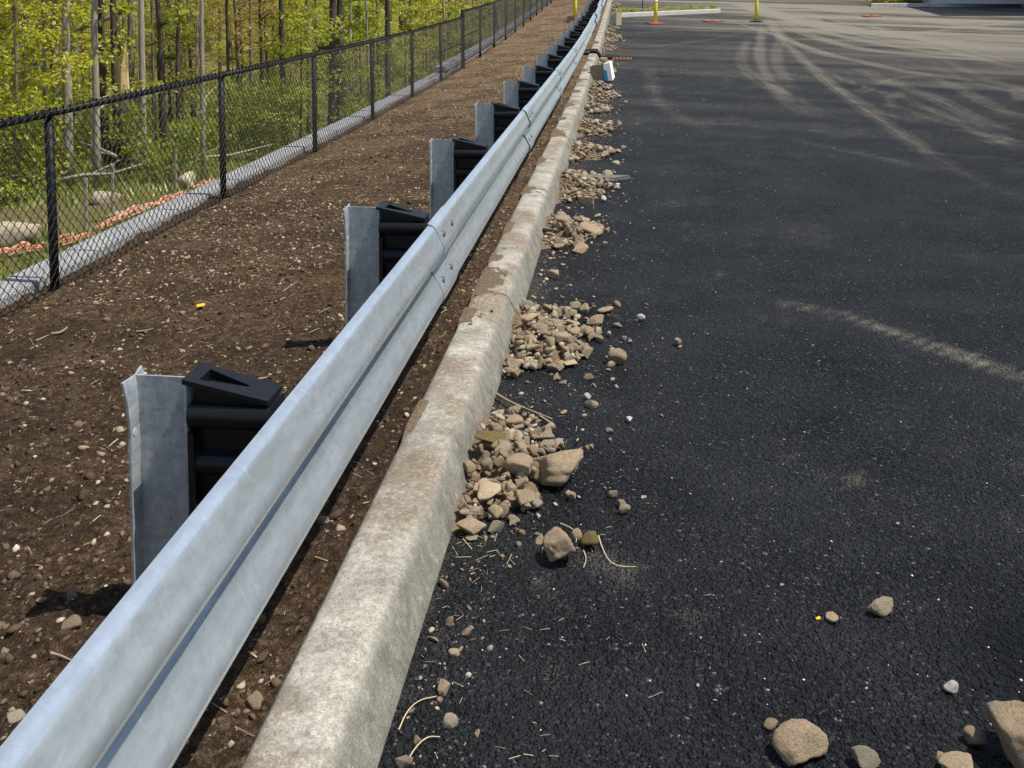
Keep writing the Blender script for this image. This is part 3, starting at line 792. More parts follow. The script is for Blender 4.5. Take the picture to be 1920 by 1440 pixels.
# heaps beside the curb: (pixel left, right, top, bottom, height in m, number of stones, mean size)
heaps = [(858, 1050, 760, 1000, .085, 95, .030), (955, 1125, 570, 712, .085, 130, .032), (1022, 1125, 405, 470, .085, 70, .036),
         (1047, 1150, 322, 382, .10, 110, .036), (1070, 1150, 272, 306, .09, 90, .04), (1083, 1155, 228, 258, .10, 90, .042),
         (1095, 1150, 198, 216, .09, 60, .045), (1100, 1160, 174, 191, .12, 70, .045), (1105, 1150, 160, 170, .1, 50, .045), (1125, 1152, 128, 150, .14, 60, .05),
         (1118, 1148, 114, 124, .09, 45, .05), (1135, 1158, 87, 98, .10, 45, .05), (1137, 1166, 64, 80, .14, 55, .055), (1141, 1160, 50, 60, .1, 40, .06),
         (1148, 1164, 20, 27, .1, 25, .07), (1150, 1166, 6, 16, .1, 30, .07)]
H = []
for (l, r_, t, b, hh, n, sz) in heaps:
    a = gp(l, b); c_ = gp(r_, t); d_ = gp((l + r_) / 2, (t + b) / 2)
    y0, y1 = gp(l, b).y, gp(l, t).y; x1 = gp(r_, (t + b) / 2).x
    H.append(dict(x0=-.53, x1=max(x1, -.2), y0=y0, y1=y1, h=hh, n=n, s=sz))
def mound(x, y):
    z = 0
    for h in H:
        cy, ry = (h['y0'] + h['y1']) / 2, (h['y1'] - h['y0']) / 2 + .05
        u = (x - h['x0']) / (h['x1'] - h['x0'] + .05); v = (y - cy) / ry
        q = 1 - max(u, 0) ** 1.3 - v * v
        if q > 0: z = max(z, h['h'] * min(q * 1.5, 1) * (.75 + .35 * math.sin(7 * u + 5 * v)))
    return z
# fine earth under the heaps
mv = []; mf = []
for h in H[:14]:
    cy, ry = (h['y0'] + h['y1']) / 2, (h['y1'] - h['y0']) / 2 + .1
    nx, ny = 26, 36; X = np.linspace(-.56, h['x1'] + .12, nx); Y = np.linspace(cy - ry, cy + ry, ny); b = len(mv)
    for yv in Y:
        for xv in X:
            e = float(fbm(np.array([xv * 9]), np.array([yv * 9]), 3)[0])
            mv.append((xv, yv, road_z(yv) - .022 + mound(xv, yv) * .85 + .035 * e))
    mf += [tuple(int(k) + b for k in f) for f in grid_faces(ny, nx)]
M['dirt'] = m_plain('dry_dirt', (.125, .093, .062), .95, 0, .1, .5, 90, .01)
M['spoil'] = m_plain('spoil_earth', (.16, .115, .073), .95, 0, .1, .45, 60, .02)
kind(obj('spoil_earth', mesh_py('spoil_earth', mv, mf, True), M['spoil']), 'stuff', 'loose brown earth under the heaps of stones along the curb')

specs = []   # (x, y, zbase, size(half width), proto, mat, label, heap index or -1)
def px_rock(cx, cy, w, hpx, mat='rock', label=None, dims=None, seed=None, heap=-1, sharp=18, planes=10, sink=.25, yaw=None):
    """named stone: pixel centre and pixel size -> size and place on the ground or heap"""
    z = 0.0
    for _ in range(4):
        p = gp(cx, cy, z + .0); D = p.y
        hw = .5 * w * math.hypot(p.x, p.y) * .99 / FPX
        z = (mound(p.x, p.y) if heap >= 0 else 0) + hw * .55
    return p, hw
named_heap = [  # heap 0
 (0, 1042, 868, 97, 80, 'rock', 'largest boulder of the nearest heap, flat topped, lying on its outer side'), (0, 980, 868, 60, 60, 'rock', 'pointed tan stone leaning against the large boulder of the nearest heap'),
 (0, 925, 808, 66, 32, 'rockm', 'long mossy brown stone at the back of the nearest heap'), (0, 964, 783, 38, 28, 'rock', 'tan lump at the far tip of the nearest heap'),
 (0, 1025, 814, 34, 26, 'rockg', None), (0, 937, 862, 25, 32, 'rock', None), (0, 910, 850, 23, 23, 'rock', None), (0, 905, 869, 22, 19, 'rock', None), (0, 880, 880, 22, 21, 'rock', None),
 (0, 910, 905, 56, 32, 'rock', None), (0, 980, 917, 40, 36, 'rock', None), (0, 947, 930, 26, 34, 'rock', None), (0, 1004, 926, 20, 26, 'rock', None), (0, 989, 941, 21, 16, 'rockg', None),
 (0, 882, 950, 50, 34, 'rockg', None), (0, 890, 977, 62, 34, 'rock', 'broad split stone at the near end of the nearest heap against the curb'), (0, 927, 957, 30, 26, 'rock', None), (0, 928, 987, 30, 27, 'rockg', None), (0, 963, 969, 26, 26, 'rockg', None), (0, 930, 886, 40, 26, 'rock', None), (0, 955, 905, 26, 24, 'rock', None), (0, 898, 830, 26, 24, 'rock', None), (0, 945, 835, 30, 26, 'rock', None), (0, 975, 830, 26, 22, 'rock', None), (0, 995, 848, 24, 20, 'rock', None),
 (1, 1002, 631, 35, 25, 'rock', None), (1, 1048, 628, 36, 34, 'rock', None), (1, 1071, 598, 33, 24, 'rock', None), (1, 1009, 606, 29, 22, 'rock', None), (1, 1044, 597, 28, 26, 'rock', None), (1, 995, 588, 32, 24, 'rock', None), (1, 1060, 580, 26, 18, 'rockg', None), (1, 1077, 569, 25, 18, 'rock', None), (1, 1097, 578, 24, 15, 'rockg', None), (1, 965, 680, 28, 24, 'rock', None), (1, 994, 674, 37, 19, 'rockg', None), (1, 1036, 664, 22, 24, 'rock', None), (1, 1065, 660, 40, 16, 'rock', None), (1, 1102, 661, 24, 24, 'rock', None), (1, 1050, 677, 20, 16, 'rockg', None), (1, 975, 643, 23, 20, 'rock', None), (1, 994, 656, 42, 16, 'rock', None), (1, 1090, 640, 34, 16, 'rockg', None), (1, 1030, 640, 26, 22, 'rock', None), (1, 1075, 620, 26, 24, 'rock', None),
 (2, 1106, 424, 48, 38, 'rock', 'round brown boulder on the third heap from the camera'), (2, 1086, 467, 27, 18, 'rock', None), (2, 1056, 420, 34, 26, 'rock', None), (2, 1088, 444, 28, 20, 'rock', None), (2, 1048, 450, 26, 18, 'rock', None),
 (3, 1104, 360, 30, 20, 'rock', None), (3, 1139, 327, 20, 14, 'rockg', 'stone resting on the flat asphalt scrap beside the fourth heap'), (4, 1122, 280, 20, 12, 'rock', None), (4, 1146, 280, 18, 12, 'rock', None), (5, 1155, 232, 18, 14, 'rockg', None),
]
loose = [(1500, 1388, 106, 90, 'rock', 'large flat faced tan stone alone at the bottom of the picture'), (1446, 1358, 30, 27, 'rock', 'small reddish stone touching the large tan stone at the bottom'),
 (1157, 672, 37, 40, 'rock', 'egg shaped brown stone lying alone beside the second heap'), (1045, 1040, 60, 66, 'rock', 'pointed triangular tan stone on the asphalt near the nearest heap'),
 (1108, 1016, 34, 34, 'rockm', 'round mossy clod trailing a root on the asphalt'), (1650, 1130, 58, 58, 'rockg', 'angular greenish grey stone standing alone on the asphalt'),
 (1783, 1291, 28, 28, 'rockw', 'white chipped stone flake on the asphalt'), (1559, 1158, 25, 19, 'rock', 'small pale pebble next to the orange leaf bit on asphalt'),
 (1912, 1394, 118, 104, 'rock', 'biggest block shaped tan stone at the lower right edge'), (1829, 1386, 40, 36, 'rock', 'small lumpy stone against the biggest block at lower right'),
 (1618, 1425, 52, 36, 'rockg', 'pale knobbly stone cut by the bottom edge of the picture'), (1800, 1436, 66, 30, 'rock', 'flat tan stone cut by the bottom edge, right of the knobbly one'), (1762, 1417, 24, 18, 'rock', 'brown crumb between the bottom stones'),
 (1172, 958, 24, 24, 'rock', 'two tone pebble right of the nearest heap'), (1147, 928, 20, 18, 'rockg', 'pale pebble between the nearest heap and the two tone pebble'), (1165, 946, 24, 18, 'rock', 'brown pebble stacked behind the two tone pebble'), (1073, 931, 24, 15, 'rock', None),
 (1040, 516, 26, 22, 'rock', 'lone reddish stone between the second and third heaps'), (1136, 577, 31, 17, 'rock', 'oval stone off the outer far corner of the second heap'), (1121, 600, 29, 18, 'rock', None), (1158, 609, 19, 17, 'rockg', None), (1201, 597, 18, 17, 'rockw', 'pale stone farthest out from the second heap'),
 (1110, 625, 28, 12, 'rockg', None), (1143, 627, 13, 11, 'rockg', None), (1170, 635, 13, 10, 'rockg', None), (1101, 744, 15, 12, 'rockw', None), (1180, 787, 14, 10, 'rockw', None), (1143, 804, 18, 8, 'rockg', None), (1055, 716, 14, 12, 'rock', None), (1108, 838, 12, 14, 'rock', None), (1271, 644, 14, 14, 'rock', None), (1207, 930, 12, 8, 'rockw', None), (1010, 967, 14, 9, 'rockw', None), (972, 1020, 14, 12, 'rock', None), (887, 1004, 28, 10, 'rockg', None), (1132, 375, 10, 8, 'rockw', None), (1157, 347, 10, 8, 'rockw', None), (1162, 332, 8, 8, 'rockw', None), (1145, 283, 14, 9, 'rock', None), (1160, 283, 12, 8, 'rock', None), (1340, 1312, 10, 9, 'rockw', None), (1309, 1286, 10, 9, 'rockw', None), (1625, 1290, 6, 7, 'rockw', None), (1465, 1095, 8, 8, 'rockw', None), (1683, 983, 7, 7, 'rockw', None), (1180, 640, 9, 8, 'rockw', None)]
ALL = []
rk = 0
for hi, cx, cy, w, hp, mt, lab in named_heap:
    p, hw = px_rock(cx, cy, w, hp, mt, heap=hi); rk += 1
    ALL.append(dict(p=p, r=hw, asp=hp / w, mat=mt, lab=lab, heap=hi, big=w > 24, sub=4 if w > 50 else 3, seed=500 + rk))
for cx, cy, w, hp, mt, lab in loose:
    p, hw = px_rock(cx, cy, w, hp, mt); rk += 1
    ALL.append(dict(p=p, r=hw, asp=hp / w, mat=mt, lab=lab, heap=-1, big=w > 24, sub=4 if w > 50 else 3, seed=500 + rk))
fill = []
for hi, h in enumerate(H):
    for _ in range(h['n'] * 2):
        for _t in range(20):
            u = random.random() ** .8; x = h['x0'] + .02 + u * (h['x1'] - h['x0'] + .08); yv = random.uniform(h['y0'] - .06, h['y1'] + .06)
            m_ = mound(x, yv)
            if m_ > .012 or random.random() < .05: break
        s_ = h['s'] * random.choice([.35, .45, .5, .6, .7, .85, 1.0, 1.2]) * .75
        fill.append((x, yv, road_z(yv) + m_ * .92 + s_ * .25, s_, hi))
    for _ in range(int(h['n'] * .5)):   # crumbs strewn around
        yv = random.gauss((h['y0'] + h['y1']) / 2, (h['y1'] - h['y0']) * .5); x = h['x0'] + .04 + abs(random.gauss(0, .35)); s_ = random.uniform(.004, .011)
        fill.append((x, yv, road_z(yv) + mound(x, yv) + s_ * .4, s_, hi))
for _ in range(1500):
    yv = 2.0 + 26 * random.random() ** 1.3; x = -.50 + abs(random.gauss(0, .10)); s_ = .003 + .016 * random.random() ** 4
    fill.append((x, yv, road_z(yv) + mound(x, yv) + s_ * .3, s_, 0 if yv < 4.3 else 1 if yv < 6 else 2 if yv < 8 else 3))
fill.sort(key=lambda q: -q[3] / max(q[1], 1))
ORD = ['nearest', 'second', 'third', 'fourth', 'fifth', 'sixth', 'seventh', 'eighth', 'ninth', 'tenth', 'eleventh', 'twelfth', 'thirteenth', 'fourteenth', 'fifteenth', 'sixteenth']
HEAPQ = []; LOOSEQ = []
for a in ALL:
    D = a['p'].y
    if a['lab'] or a['big']:
        a_ = max(.35, min(1.0, a['asp'])); sh = [44, 24, 34][a['seed'] % 3]
        me = rock_mesh(a['seed'], a['sub'], planes=(6 + a['seed'] % 3) if a['lab'] else 8 + a['seed'] % 4, sharp=sh * (1.6 if a['lab'] else 1), dims=(1, random.uniform(.7, .95), a_ * (random.uniform(.58, .72) if a['heap'] >= 0 else random.uniform(.8, .95))), noise=.16)
        if a['seed'] % 3 and a['sub'] < 4 and not a['lab']: me = hull_rock(a['seed'] + 40, (1, random.uniform(.75, .95), a_ * random.uniform(.62, .76)), 10 + a['seed'] % 5, .06)
        me.materials.append(M[a['mat']])
        o = obj('stone', me, None, None, a['p'], (random.uniform(-.12, .12), random.uniform(-.15, .15), random.uniform(-.5, .5)), a['r'])
    else:
        pl = PROT.get(a['mat'], PROT['rockg'])
        me = random.choice(pl)
        if a['mat'] == 'rockw': me = with_mat(me, M['rockw'])
        o = obj('stone', me, None, None, a['p'], (random.uniform(-.4, .4), random.uniform(-.4, .4), random.uniform(0, 6.3)), a['r'])
    o.rotation_euler.z += YAW
    zlow = min((o.rotation_euler.to_matrix() @ v.co).z for v in me.vertices) * a['r']
    base = road_z(o.location.y) + (mound(o.location.x, o.location.y) * .95 if a['heap'] >= 0 else 0)
    o.location.z = base - zlow - a['r'] * (.06 if a['heap'] < 0 else .2)
    if a['lab']: tag(o, a['lab'], 'stone', 'stones along the curb')
    elif a['heap'] >= 0: HEAPQ.append((o, a['heap'], a['r']))
    else: LOOSEQ.append((o, a['r']))
HEAPREC = []
nind = 290 - len(ALL)
for (x, yv, z, s_, hi) in fill[:nind]:
    o = obj('stone', random.choice(PROT['rock' if random.random() < .7 else 'rockg']), None, None, (x, yv, z), (random.uniform(0, 6), random.uniform(0, 6), random.uniform(0, 6)), s_)
    HEAPQ.append((o, hi, s_))
NTH = ['largest', 'second largest', 'third largest', 'fourth largest', 'fifth largest', 'sixth largest', 'seventh largest', 'eighth largest', 'ninth largest', 'tenth largest', 'eleventh largest', 'twelfth largest', 'thirteenth largest', 'fourteenth largest', 'fifteenth largest', 'sixteenth largest']
cells = {}
for o, hi, s_ in HEAPQ:
    h = H[hi]; u = (o.location.x - h['x0']) / (h['x1'] - h['x0']); v = (o.location.y - h['y0']) / (h['y1'] - h['y0'])
    c_ = 'against the curb' if u < .16 else 'left of the middle' if u < .34 else 'in the middle' if u < .52 else 'right of the middle' if u < .74 else 'at the outer edge'
    r_ = 'near end' if v < .18 else 'near half' if v < .4 else 'centre' if v < .6 else 'far half' if v < .82 else 'far end'
    cells.setdefault((hi, c_, r_), []).append((s_, o))
for (hi, c_, r_), L in cells.items():
    L.sort(key=lambda q: -q[0])
    for k, (s_, o) in enumerate(L):
        tag(o, f'{NTH[min(k, 15)]} tan stone {c_} in the {r_} of the {ORD[hi]} heap', 'stone', 'stones along the curb')
LOOSEQ.sort(key=lambda q: q[0].location.y)
def near_thing(o):
    b = min(range(len(H)), key=lambda k: abs(o.location.y - (H[k]['y0'] + H[k]['y1']) / 2)); return b, o.location.x
cells = {}
for o, s_ in LOOSEQ:
    b, x = near_thing(o); c_ = 'close to' if x < .25 else 'out on the asphalt level with' if x < .9 else 'far right of'
    cells.setdefault((b, c_), []).append((s_, o))
for (b, c_), L in cells.items():
    L.sort(key=lambda q: -q[0])
    for k, (s_, o) in enumerate(L): tag(o, f'{NTH[min(k, 15)]} loose pebble {c_} the {ORD[b]} heap', 'stone', 'stones along the curb')
def scatter_mesh(name, items, sub, mat, cols, jitter=.15):
    """items: (x,y,z,size) -> one mesh of many small stones with a colour each"""
    V0, F0 = ICO[sub]; n = len(items); r_ = np.random.default_rng(5)
    it = np.array([q[:4] for q in items])
    S = r_.uniform(.45, 1.2, (n, 3)); S[:, 2] *= .75; ang = r_.uniform(0, 6.28, n)
    P = V0[None] * (1 + r_.uniform(-jitter, jitter, (n, len(V0)))[:, :, None]) * S[:, None, :]
    ca, sa = np.cos(ang)[:, None], np.sin(ang)[:, None]
    x = P[:, :, 0] * ca - P[:, :, 1] * sa; y_ = P[:, :, 0] * sa + P[:, :, 1] * ca
    t = r_.uniform(-.5, .5, n)[:, None]; z = P[:, :, 2] + x * t
    P = np.stack([x, y_, z], 2) * it[:, None, 3:4] + it[:, None, :3]
    F = (F0[None] + (np.arange(n) * len(V0))[:, None, None]).reshape(-1, 3)
    me = mesh_np(name, P.reshape(-1, 3), F, True)
    cc = np.array(cols)[r_.integers(0, len(cols), n)] * r_.uniform(.7, 1.25, (n, 1))
    cc = np.concatenate([cc, np.ones((n, 1))], 1)
    at = me.attributes.new('tint', 'FLOAT_COLOR', 'POINT'); at.data.foreach_set('color', np.repeat(cc, len(V0), 0).astype(np.float32).ravel())
    me.materials.append(mat); return me
TAN = [(.25, .19, .125), (.31, .245, .165), (.20, .15, .10), (.36, .30, .21), (.30, .27, .21), (.17, .12, .08)]
kind(obj('rubble', scatter_mesh('rubble', fill[nind:], 2, M['pebble'], TAN)), 'stuff', 'small rubble and crumbs spread through the heaps along the curb')
# pebbles lying on and in the earth bank
items = []
def soilpeb(n, y0, y1, smin, smax, pw):
    yy_ = y0 + (y1 - y0) * rng.random(n) ** pw; xx = rng.uniform(-3.25, -.78, n); ss = smin + (smax - smin) * rng.random(n) ** 6
    zz = soil_h(xx, yy_)
    keep = vnoise(xx * 1.7, yy_ * 1.3) + .5 * vnoise(xx * 6, yy_ * 6) > .45
    for a, b, c_, d_, k in zip(xx, yy_, zz, ss, keep):
        if k: items.append((a, b, c_ - d_ * .12, d_))
soilpeb(17000, .8, 9, .0018, .018, 1.4); soilpeb(21000, 5, 26, .0048, .019, 1.1); soilpeb(6000, 18, 50, .009, .026, 1)
PEB = [(.25, .185, .115), (.36, .28, .19), (.44, .375, .28), (.16, .11, .066), (.40, .335, .24), (.20, .16, .12), (.13, .09, .055), (.12, .082, .05), (.26, .19, .115), (.17, .12, .075), (.14, .095, .06)]
kind(obj('soil_pebbles', scatter_mesh('soil_pebbles', items, 1, M['pebble'], PEB, .32)), 'stuff', 'tan pebbles scattered over the brown earth bank')
clods = []
for _ in range(5200):
    yv = .9 + 13 * random.random() ** 1.5; x = random.uniform(-3.2, -.78); s_ = random.choice([.004, .006, .008, .01, .012, .018]) * random.uniform(.7, 1.2)
    clods.append((x, yv, soil_pt(x, yv) + s_ * .2, s_))
SOILC = [(.075, .05, .03), (.10, .067, .041), (.06, .04, .024), (.13, .09, .056)]
kind(obj('earth_clods', scatter_mesh('earth_clods', clods, 1, M['pebble'], SOILC, .35)), 'stuff', 'dark crumbly clods on the earth bank')
# earth spilled on top of the curb
sp = []
for cx_, n in ((4.55, 26), (5.0, 40), (7.3, 30), (10.2, 30), (12.9, 30), (5.6, 16), (16, 20)):
    for _ in range(n):
        yv = random.gauss(cx_, .14); x = -.745 + abs(random.gauss(0, .05)); s_ = .002 + .012 * random.random() ** 3
        if x < -.6: sp.append((x, yv, .151 + road_z(yv), s_))
kind(obj('spilled_earth', scatter_mesh('spilled_earth', sp, 1, M['pebble'], [(.12, .085, .055), (.16, .115, .075), (.2, .15, .1)], .35)), 'stuff', 'crumbs of dark earth spilled on top of the curb')
pv = []; pf = []
for cy_, ln, wd in ((4.5, .16, .07), (5.05, .32, .12), (5.5, .15, .08), (6.2, .2, .06), (7.35, .2, .13), (8.6, .25, .08), (10.3, .35, .13), (11.4, .2, .1), (12.7, .3, .12), (14.3, .3, .12), (15.8, .4, .13), (17.5, .3, .12), (19.5, .4, .12), (24, .5, .12), (3.4, .2, .05)):
    nx, ny = 22, 44; b = len(pv); X = np.linspace(-.75, -.75 + wd * 1.35, nx); Y = np.linspace(cy_ - ln, cy_ + ln, ny); XX, YY = np.meshgrid(X, Y)
    q = 1 - ((XX + .75) / (wd * 1.2)) ** 2 - ((YY - cy_) / ln) ** 2 + 1.5 * fbm(XX * 22, YY * 16, 4, .65)
    bd = np.minimum(np.minimum(X[-1] - XX, .2) / .03, np.minimum(YY - Y[0], Y[-1] - YY) / .06); q = np.minimum(q, np.clip(bd, 0, 9) * 2.0 - 1.8)
    ZZ = .1475 + road_z(YY) + np.clip(q, -1.8, 1) * .010 + .010 * fbm(XX * 50, YY * 50, 3) * np.clip(q + .2, 0, 1)
    pv += list(np.stack([XX, YY, ZZ], 2).reshape(-1, 3)); pf += [tuple(int(k) + b for k in f) for f in grid_faces(ny, nx)]
kind(obj('curb_dirt', mesh_py('curb_dirt', pv, pf, True), M['dirt']), 'stuff', 'brown dirt patches lying on top of the curb')
# grit on the asphalt
gr_i = []
for _ in range(1500):
    yv = 1.3 + 22 * random.random() ** 1.8; x = -.5 + abs(random.gauss(0, 1.1)) if random.random() < .75 else random.uniform(-.5, .55 * yv)
    s_ = random.choice([.0012, .0016, .002, .0026, .0035]) * (1 + yv * .05); gr_i.append((x, yv, road_z(yv) + s_ * .5, s_))
kind(obj('grit', scatter_mesh('grit', gr_i, 1, M['pebble'], [(.42, .38, .3), (.5, .48, .42), (.3, .24, .16), (.6, .58, .54)])), 'stuff', 'pale grit specks strewn over the asphalt')
for cx, cy, w, hp, lab in ((132, 1180, 44, 24, 'long brown stone on the earth below the near guardrail post'), (133, 1118, 24, 22, 'round grey pebble in the shade by the near guardrail post'), (8, 1212, 34, 26, 'pale stone on the earth at the left picture edge'),
                           (75, 1120, 22, 16, 'smooth pebble left of the near guardrail post'), (605, 968, 26, 18, 'dark stone under the lower rail edge'), (475, 1312, 40, 34, 'brown stone on the earth between rail and curb'), (30, 1350, 36, 26, 'lumpy earthy stone at the left, low in the picture')):
    d = ray(cx, cy); t = (.09 - EYE) / d.z; p = Vector((0, 0, EYE)) + d * t
    p.z = soil_pt(p.x, p.y); hw = .5 * w * p.y / FPX
    me = rock_mesh(int(cx), 3, planes=10, sharp=14, dims=(1, .7, hp / w), noise=.1); me.materials.append(M['rock' if 'brown' in lab or 'dark' in lab else 'rockg'])
    tag(obj('stone', me, None, None, p + Vector((0, 0, hw * .2)), (random.uniform(-.2, .2), 0, random.uniform(-1, 1)), hw), lab, 'stone', 'stones on the earth bank')
# straw, roots and twigs
def curve_stick(name, pts, r0, r1, mat, label, cat='twig', group='twigs and roots'):
    pts = [Vector(p) for p in smooth_poly(pts, 2)]
    me = MB().tube(pts, list(np.linspace(r0, r1, len(pts))), 6).mesh(name, True)
    return tag(obj(name, me, mat), label, cat, group)
M['root'] = m_plain('pale_root', (.52, .42, .26), .8, 0, .2, .2)
def groundstick(name, px, r0, r1, mat, label, dz=.004):
    pts = [gp(x, y_) for x, y_ in px]; pts = [(p.x, p.y, p.z + dz + random.uniform(0, .006)) for p in pts]
    return curve_stick(name, pts, r0, r1, mat, label)
groundstick('root', [(1122, 1010), (1130, 1035), (1142, 1058), (1160, 1066), (1192, 1066)], .0022, .001, M['root'], 'pale bent root trailing from the mossy clod')
groundstick('root', [(1094, 1036), (1100, 1050), (1094, 1070)], .0018, .001, M['root'], 'short pale root hair below the mossy clod')
groundstick('root', [(1050, 985), (1072, 992), (1082, 1005), (1080, 1020)], .0016, .0009, M['root'], 'thin curled root between the heap and the triangular stone')
groundstick('straw_stalk', [(748, 1372), (762, 1340), (785, 1318), (818, 1312)], .0016, .0012, M['root'], 'curved straw stalk at the curb foot')
groundstick('straw_stalk', [(762, 1438), (775, 1410), (800, 1388), (825, 1387)], .0016, .0012, M['root'], 'bent straw stalk at the bottom edge by the curb')
groundstick('straw_stalk', [(868, 1014), (885, 1035)], .0016, .0012, M['root'], 'straw piece at the near end of the nearest heap')
groundstick('stick', [(931, 748), (955, 765), (1000, 783), (1035, 797)], .006, .003, M['twig'], 'brown stick lying across the far tip of the nearest heap', .02)
groundstick('stick', [(1010, 782), (1040, 800)], .003, .002, M['root'], 'pale splinter beside the brown stick')
groundstick('stick', [(962, 575), (968, 590), (972, 606)], .006, .004, M['twig'], 'dark splinter upright at the back of the second heap', .05)
groundstick('stick', [(1068, 263), (1080, 275), (1086, 282)], .006, .003, M['twig'], 'dark stick leaning on the fifth heap', .06)
def soilstick(px, r0, label):
    out = []
    for x, y_ in px:
        d = ray(x, y_); t = (.05 - EYE) / d.z; p = Vector((0, 0, EYE)) + d * t
        for _ in range(3):
            t = (soil_pt(p.x, p.y) - EYE) / d.z; p = Vector((0, 0, EYE)) + d * t
        out.append((p.x, p.y, p.z + r0 * 1.2))
    curve_stick('root', out, r0, r0 * .4, M['twig'], label)
soilstick([(97, 630), (112, 628), (122, 622), (126, 617)], .009, 'crooked brown root on the earth left of the near post')
soilstick([(68, 641), (92, 630)], .005, 'thin twig in line with the crooked brown root')
soilstick([(440, 720), (470, 718), (500, 712)], .008, 'grey root on the earth behind the near spacer block')
soilstick([(255, 624), (275, 622), (288, 618)], .005, 'pale twig on the earth beyond the near post')
soilstick([(95, 1228), (115, 1233), (140, 1245)], .004, 'thin white root beside the rail at the left')
soilstick([(530, 548), (545, 538), (556, 530)], .004, 'short pale twig on the earth beyond the second post')
sv = []; sf = []; sc = []
def sliver(x, y_, z, L, a, w, col):
    b = len(sv); dx, dy = math.cos(a) * L / 2, math.sin(a) * L / 2; nx, ny = -math.sin(a) * w, math.cos(a) * w
    t = random.uniform(-.2, .2) * L
    sv.extend([(x - dx + nx, y_ - dy + ny, z - t), (x - dx - nx, y_ - dy - ny, z - t), (x + dx - nx, y_ + dy - ny, z + t), (x + dx + nx, y_ + dy + ny, z + t), (x, y_, z + w * 1.6)])
    sf.extend([(b, b + 1, b + 4), (b + 1, b + 2, b + 4), (b + 2, b + 3, b + 4), (b + 3, b, b + 4)]); sc.extend([col] * 5)
SC_ = [(.33, .26, .17), (.27, .2, .13), (.42, .35, .24), (.2, .14, .09)]
for _ in range(7500):
    yv = 1.2 + 40 * random.random() ** 1.1; x = random.uniform(-3.25, -.78); k = 1 + yv * .05
    sliver(x, yv, soil_pt(x, yv) + .004, (.008 + .05 * random.random() ** 3) * k, random.uniform(0, 6.3), random.uniform(.0008, .0022) * k, random.choice(SC_))
for _ in range(420):
    yv = random.uniform(1.8, 9); x = -.5 + abs(random.gauss(0, .3)); sliver(x, yv, road_z(yv) + .004, random.uniform(.008, .035), random.uniform(0, 6.3), .0009, random.choice(SC_))
for _ in range(20):
    p = gp(random.gauss(905, 45), random.gauss(1030, 22)); sliver(p.x, p.y, .004, random.uniform(.015, .05), random.uniform(0, 6.3), .0009, SC_[2])
me = mesh_py('straw', sv, sf); at = me.attributes.new('tint', 'FLOAT_COLOR', 'POINT'); at.data.foreach_set('color', np.array([(*c_, 1) for c_ in sc], dtype=np.float32).ravel())
kind(obj('straw', me, M['straw']), 'stuff', 'straw and wood slivers littering the earth and the curb foot')
def leaf_disc(name, p, r_, label):
    V = [(0, 0, .004)] + [(r_ * math.cos(t) * (1 + .25 * math.cos(t)), r_ * .7 * math.sin(t), .002 * math.sin(3 * t)) for t in np.linspace(0, 6.28, 13)[:-1]]
    me = mesh_py(name, V, [(0, i + 1, (i + 1) % 12 + 1) for i in range(12)], True)
    return tag(obj(name, me, M['leafor'], None, p, (.25, -.1, .4)), label, 'leaf')
d = ray(375, 589); t = (.0 - EYE) / d.z; p = Vector((0, 0, EYE)) + d * t; p.z = soil_pt(p.x, p.y) + .02
leaf_disc('leaf', p, .022, 'bright orange yellow leaf lying on the brown earth')
leaf_disc('leaf', gp(1533, 1163) + Vector((0, 0, .006)), .007, 'tiny orange leaf bit on the asphalt')

# ------------------------------------------------------------------ things along the lot
# asphalt scrap by the fourth heap
p = gp(1140, 338)
scrap = mesh_py('asphalt_scrap', [(-.28, -.05, 0), (.05, -.1, .0), (.27, .06, 0), (.02, .09, 0), (-.2, .12, 0), (-.27, -.05, .03), (.05, -.1, .035), (.26, .06, .045), (.02, .09, .035), (-.2, .12, .03)],
    [(5, 6, 7, 8, 9), (0, 4, 3, 2, 1), (0, 1, 6, 5), (1, 2, 7, 6), (2, 3, 8, 7), (3, 4, 9, 8), (4, 0, 5, 9)])
M['scrap'] = m_plain('old_asphalt', (.13, .125, .12), .95, 0, .2, .3, 60, .01)
tag(obj('asphalt_scrap', scrap, M['scrap'], None, p + Vector((0, 0, .01)), (0, .03, .1), .75), 'flat grey asphalt scrap under a stone beside the fourth heap', 'scrap')
# flexible yellow posts
def delineator(p, base, label, h=1.25):
    o = empty('delineator_post', p); tag(o, label, 'delineator', 'yellow marker posts')
    me = MB().tube([(0, 0, .03), (0, 0, .5), (0, 0, h - .03), (0, 0, h)], [.062, .06, .058, .03], 16).mesh('tube', True)
    obj('tube', me, M['yellow'], o)
    for z in (.72, .95): obj('band', MB().tube([(0, 0, z), (0, 0, z + .05)], .0635, 16).mesh('band', True), M['white'], o)
    if base == 'orange':
        me = MB().box(-.28, .24, -.22, .22, 0, .035).mesh('base_plate'); obj('base_plate', me, M['orange'], o, None, (0, 0, .5))
    elif base == 'black':
        me = MB().tube([(0, 0, 0), (0, 0, .03), (0, 0, .045)], [.21, .21, .1], 18).mesh('base_plate'); obj('base_plate', me, M['rubber'], o)
    else:
        me = MB().box(-.3, .22, -.2, .2, 0, .03).mesh('base_plate'); obj('base_plate', me, M['brick'], o, (0, 0, 0), (0, 0, .3))
    return o
delineator(gp(1229, 45), 'orange', 'yellow marker post on an orange base near the cinder block')
delineator(gp(1418, 41), 'black', 'yellow marker post on a black base out on the lot')
q = at_depth(1078, 32.5); pz = soil_pt(max(q.x, -3.2), q.y)
delineator(Vector((q.x, q.y, pz)), 'brick', 'yellow marker post standing on the earth behind the guardrail')
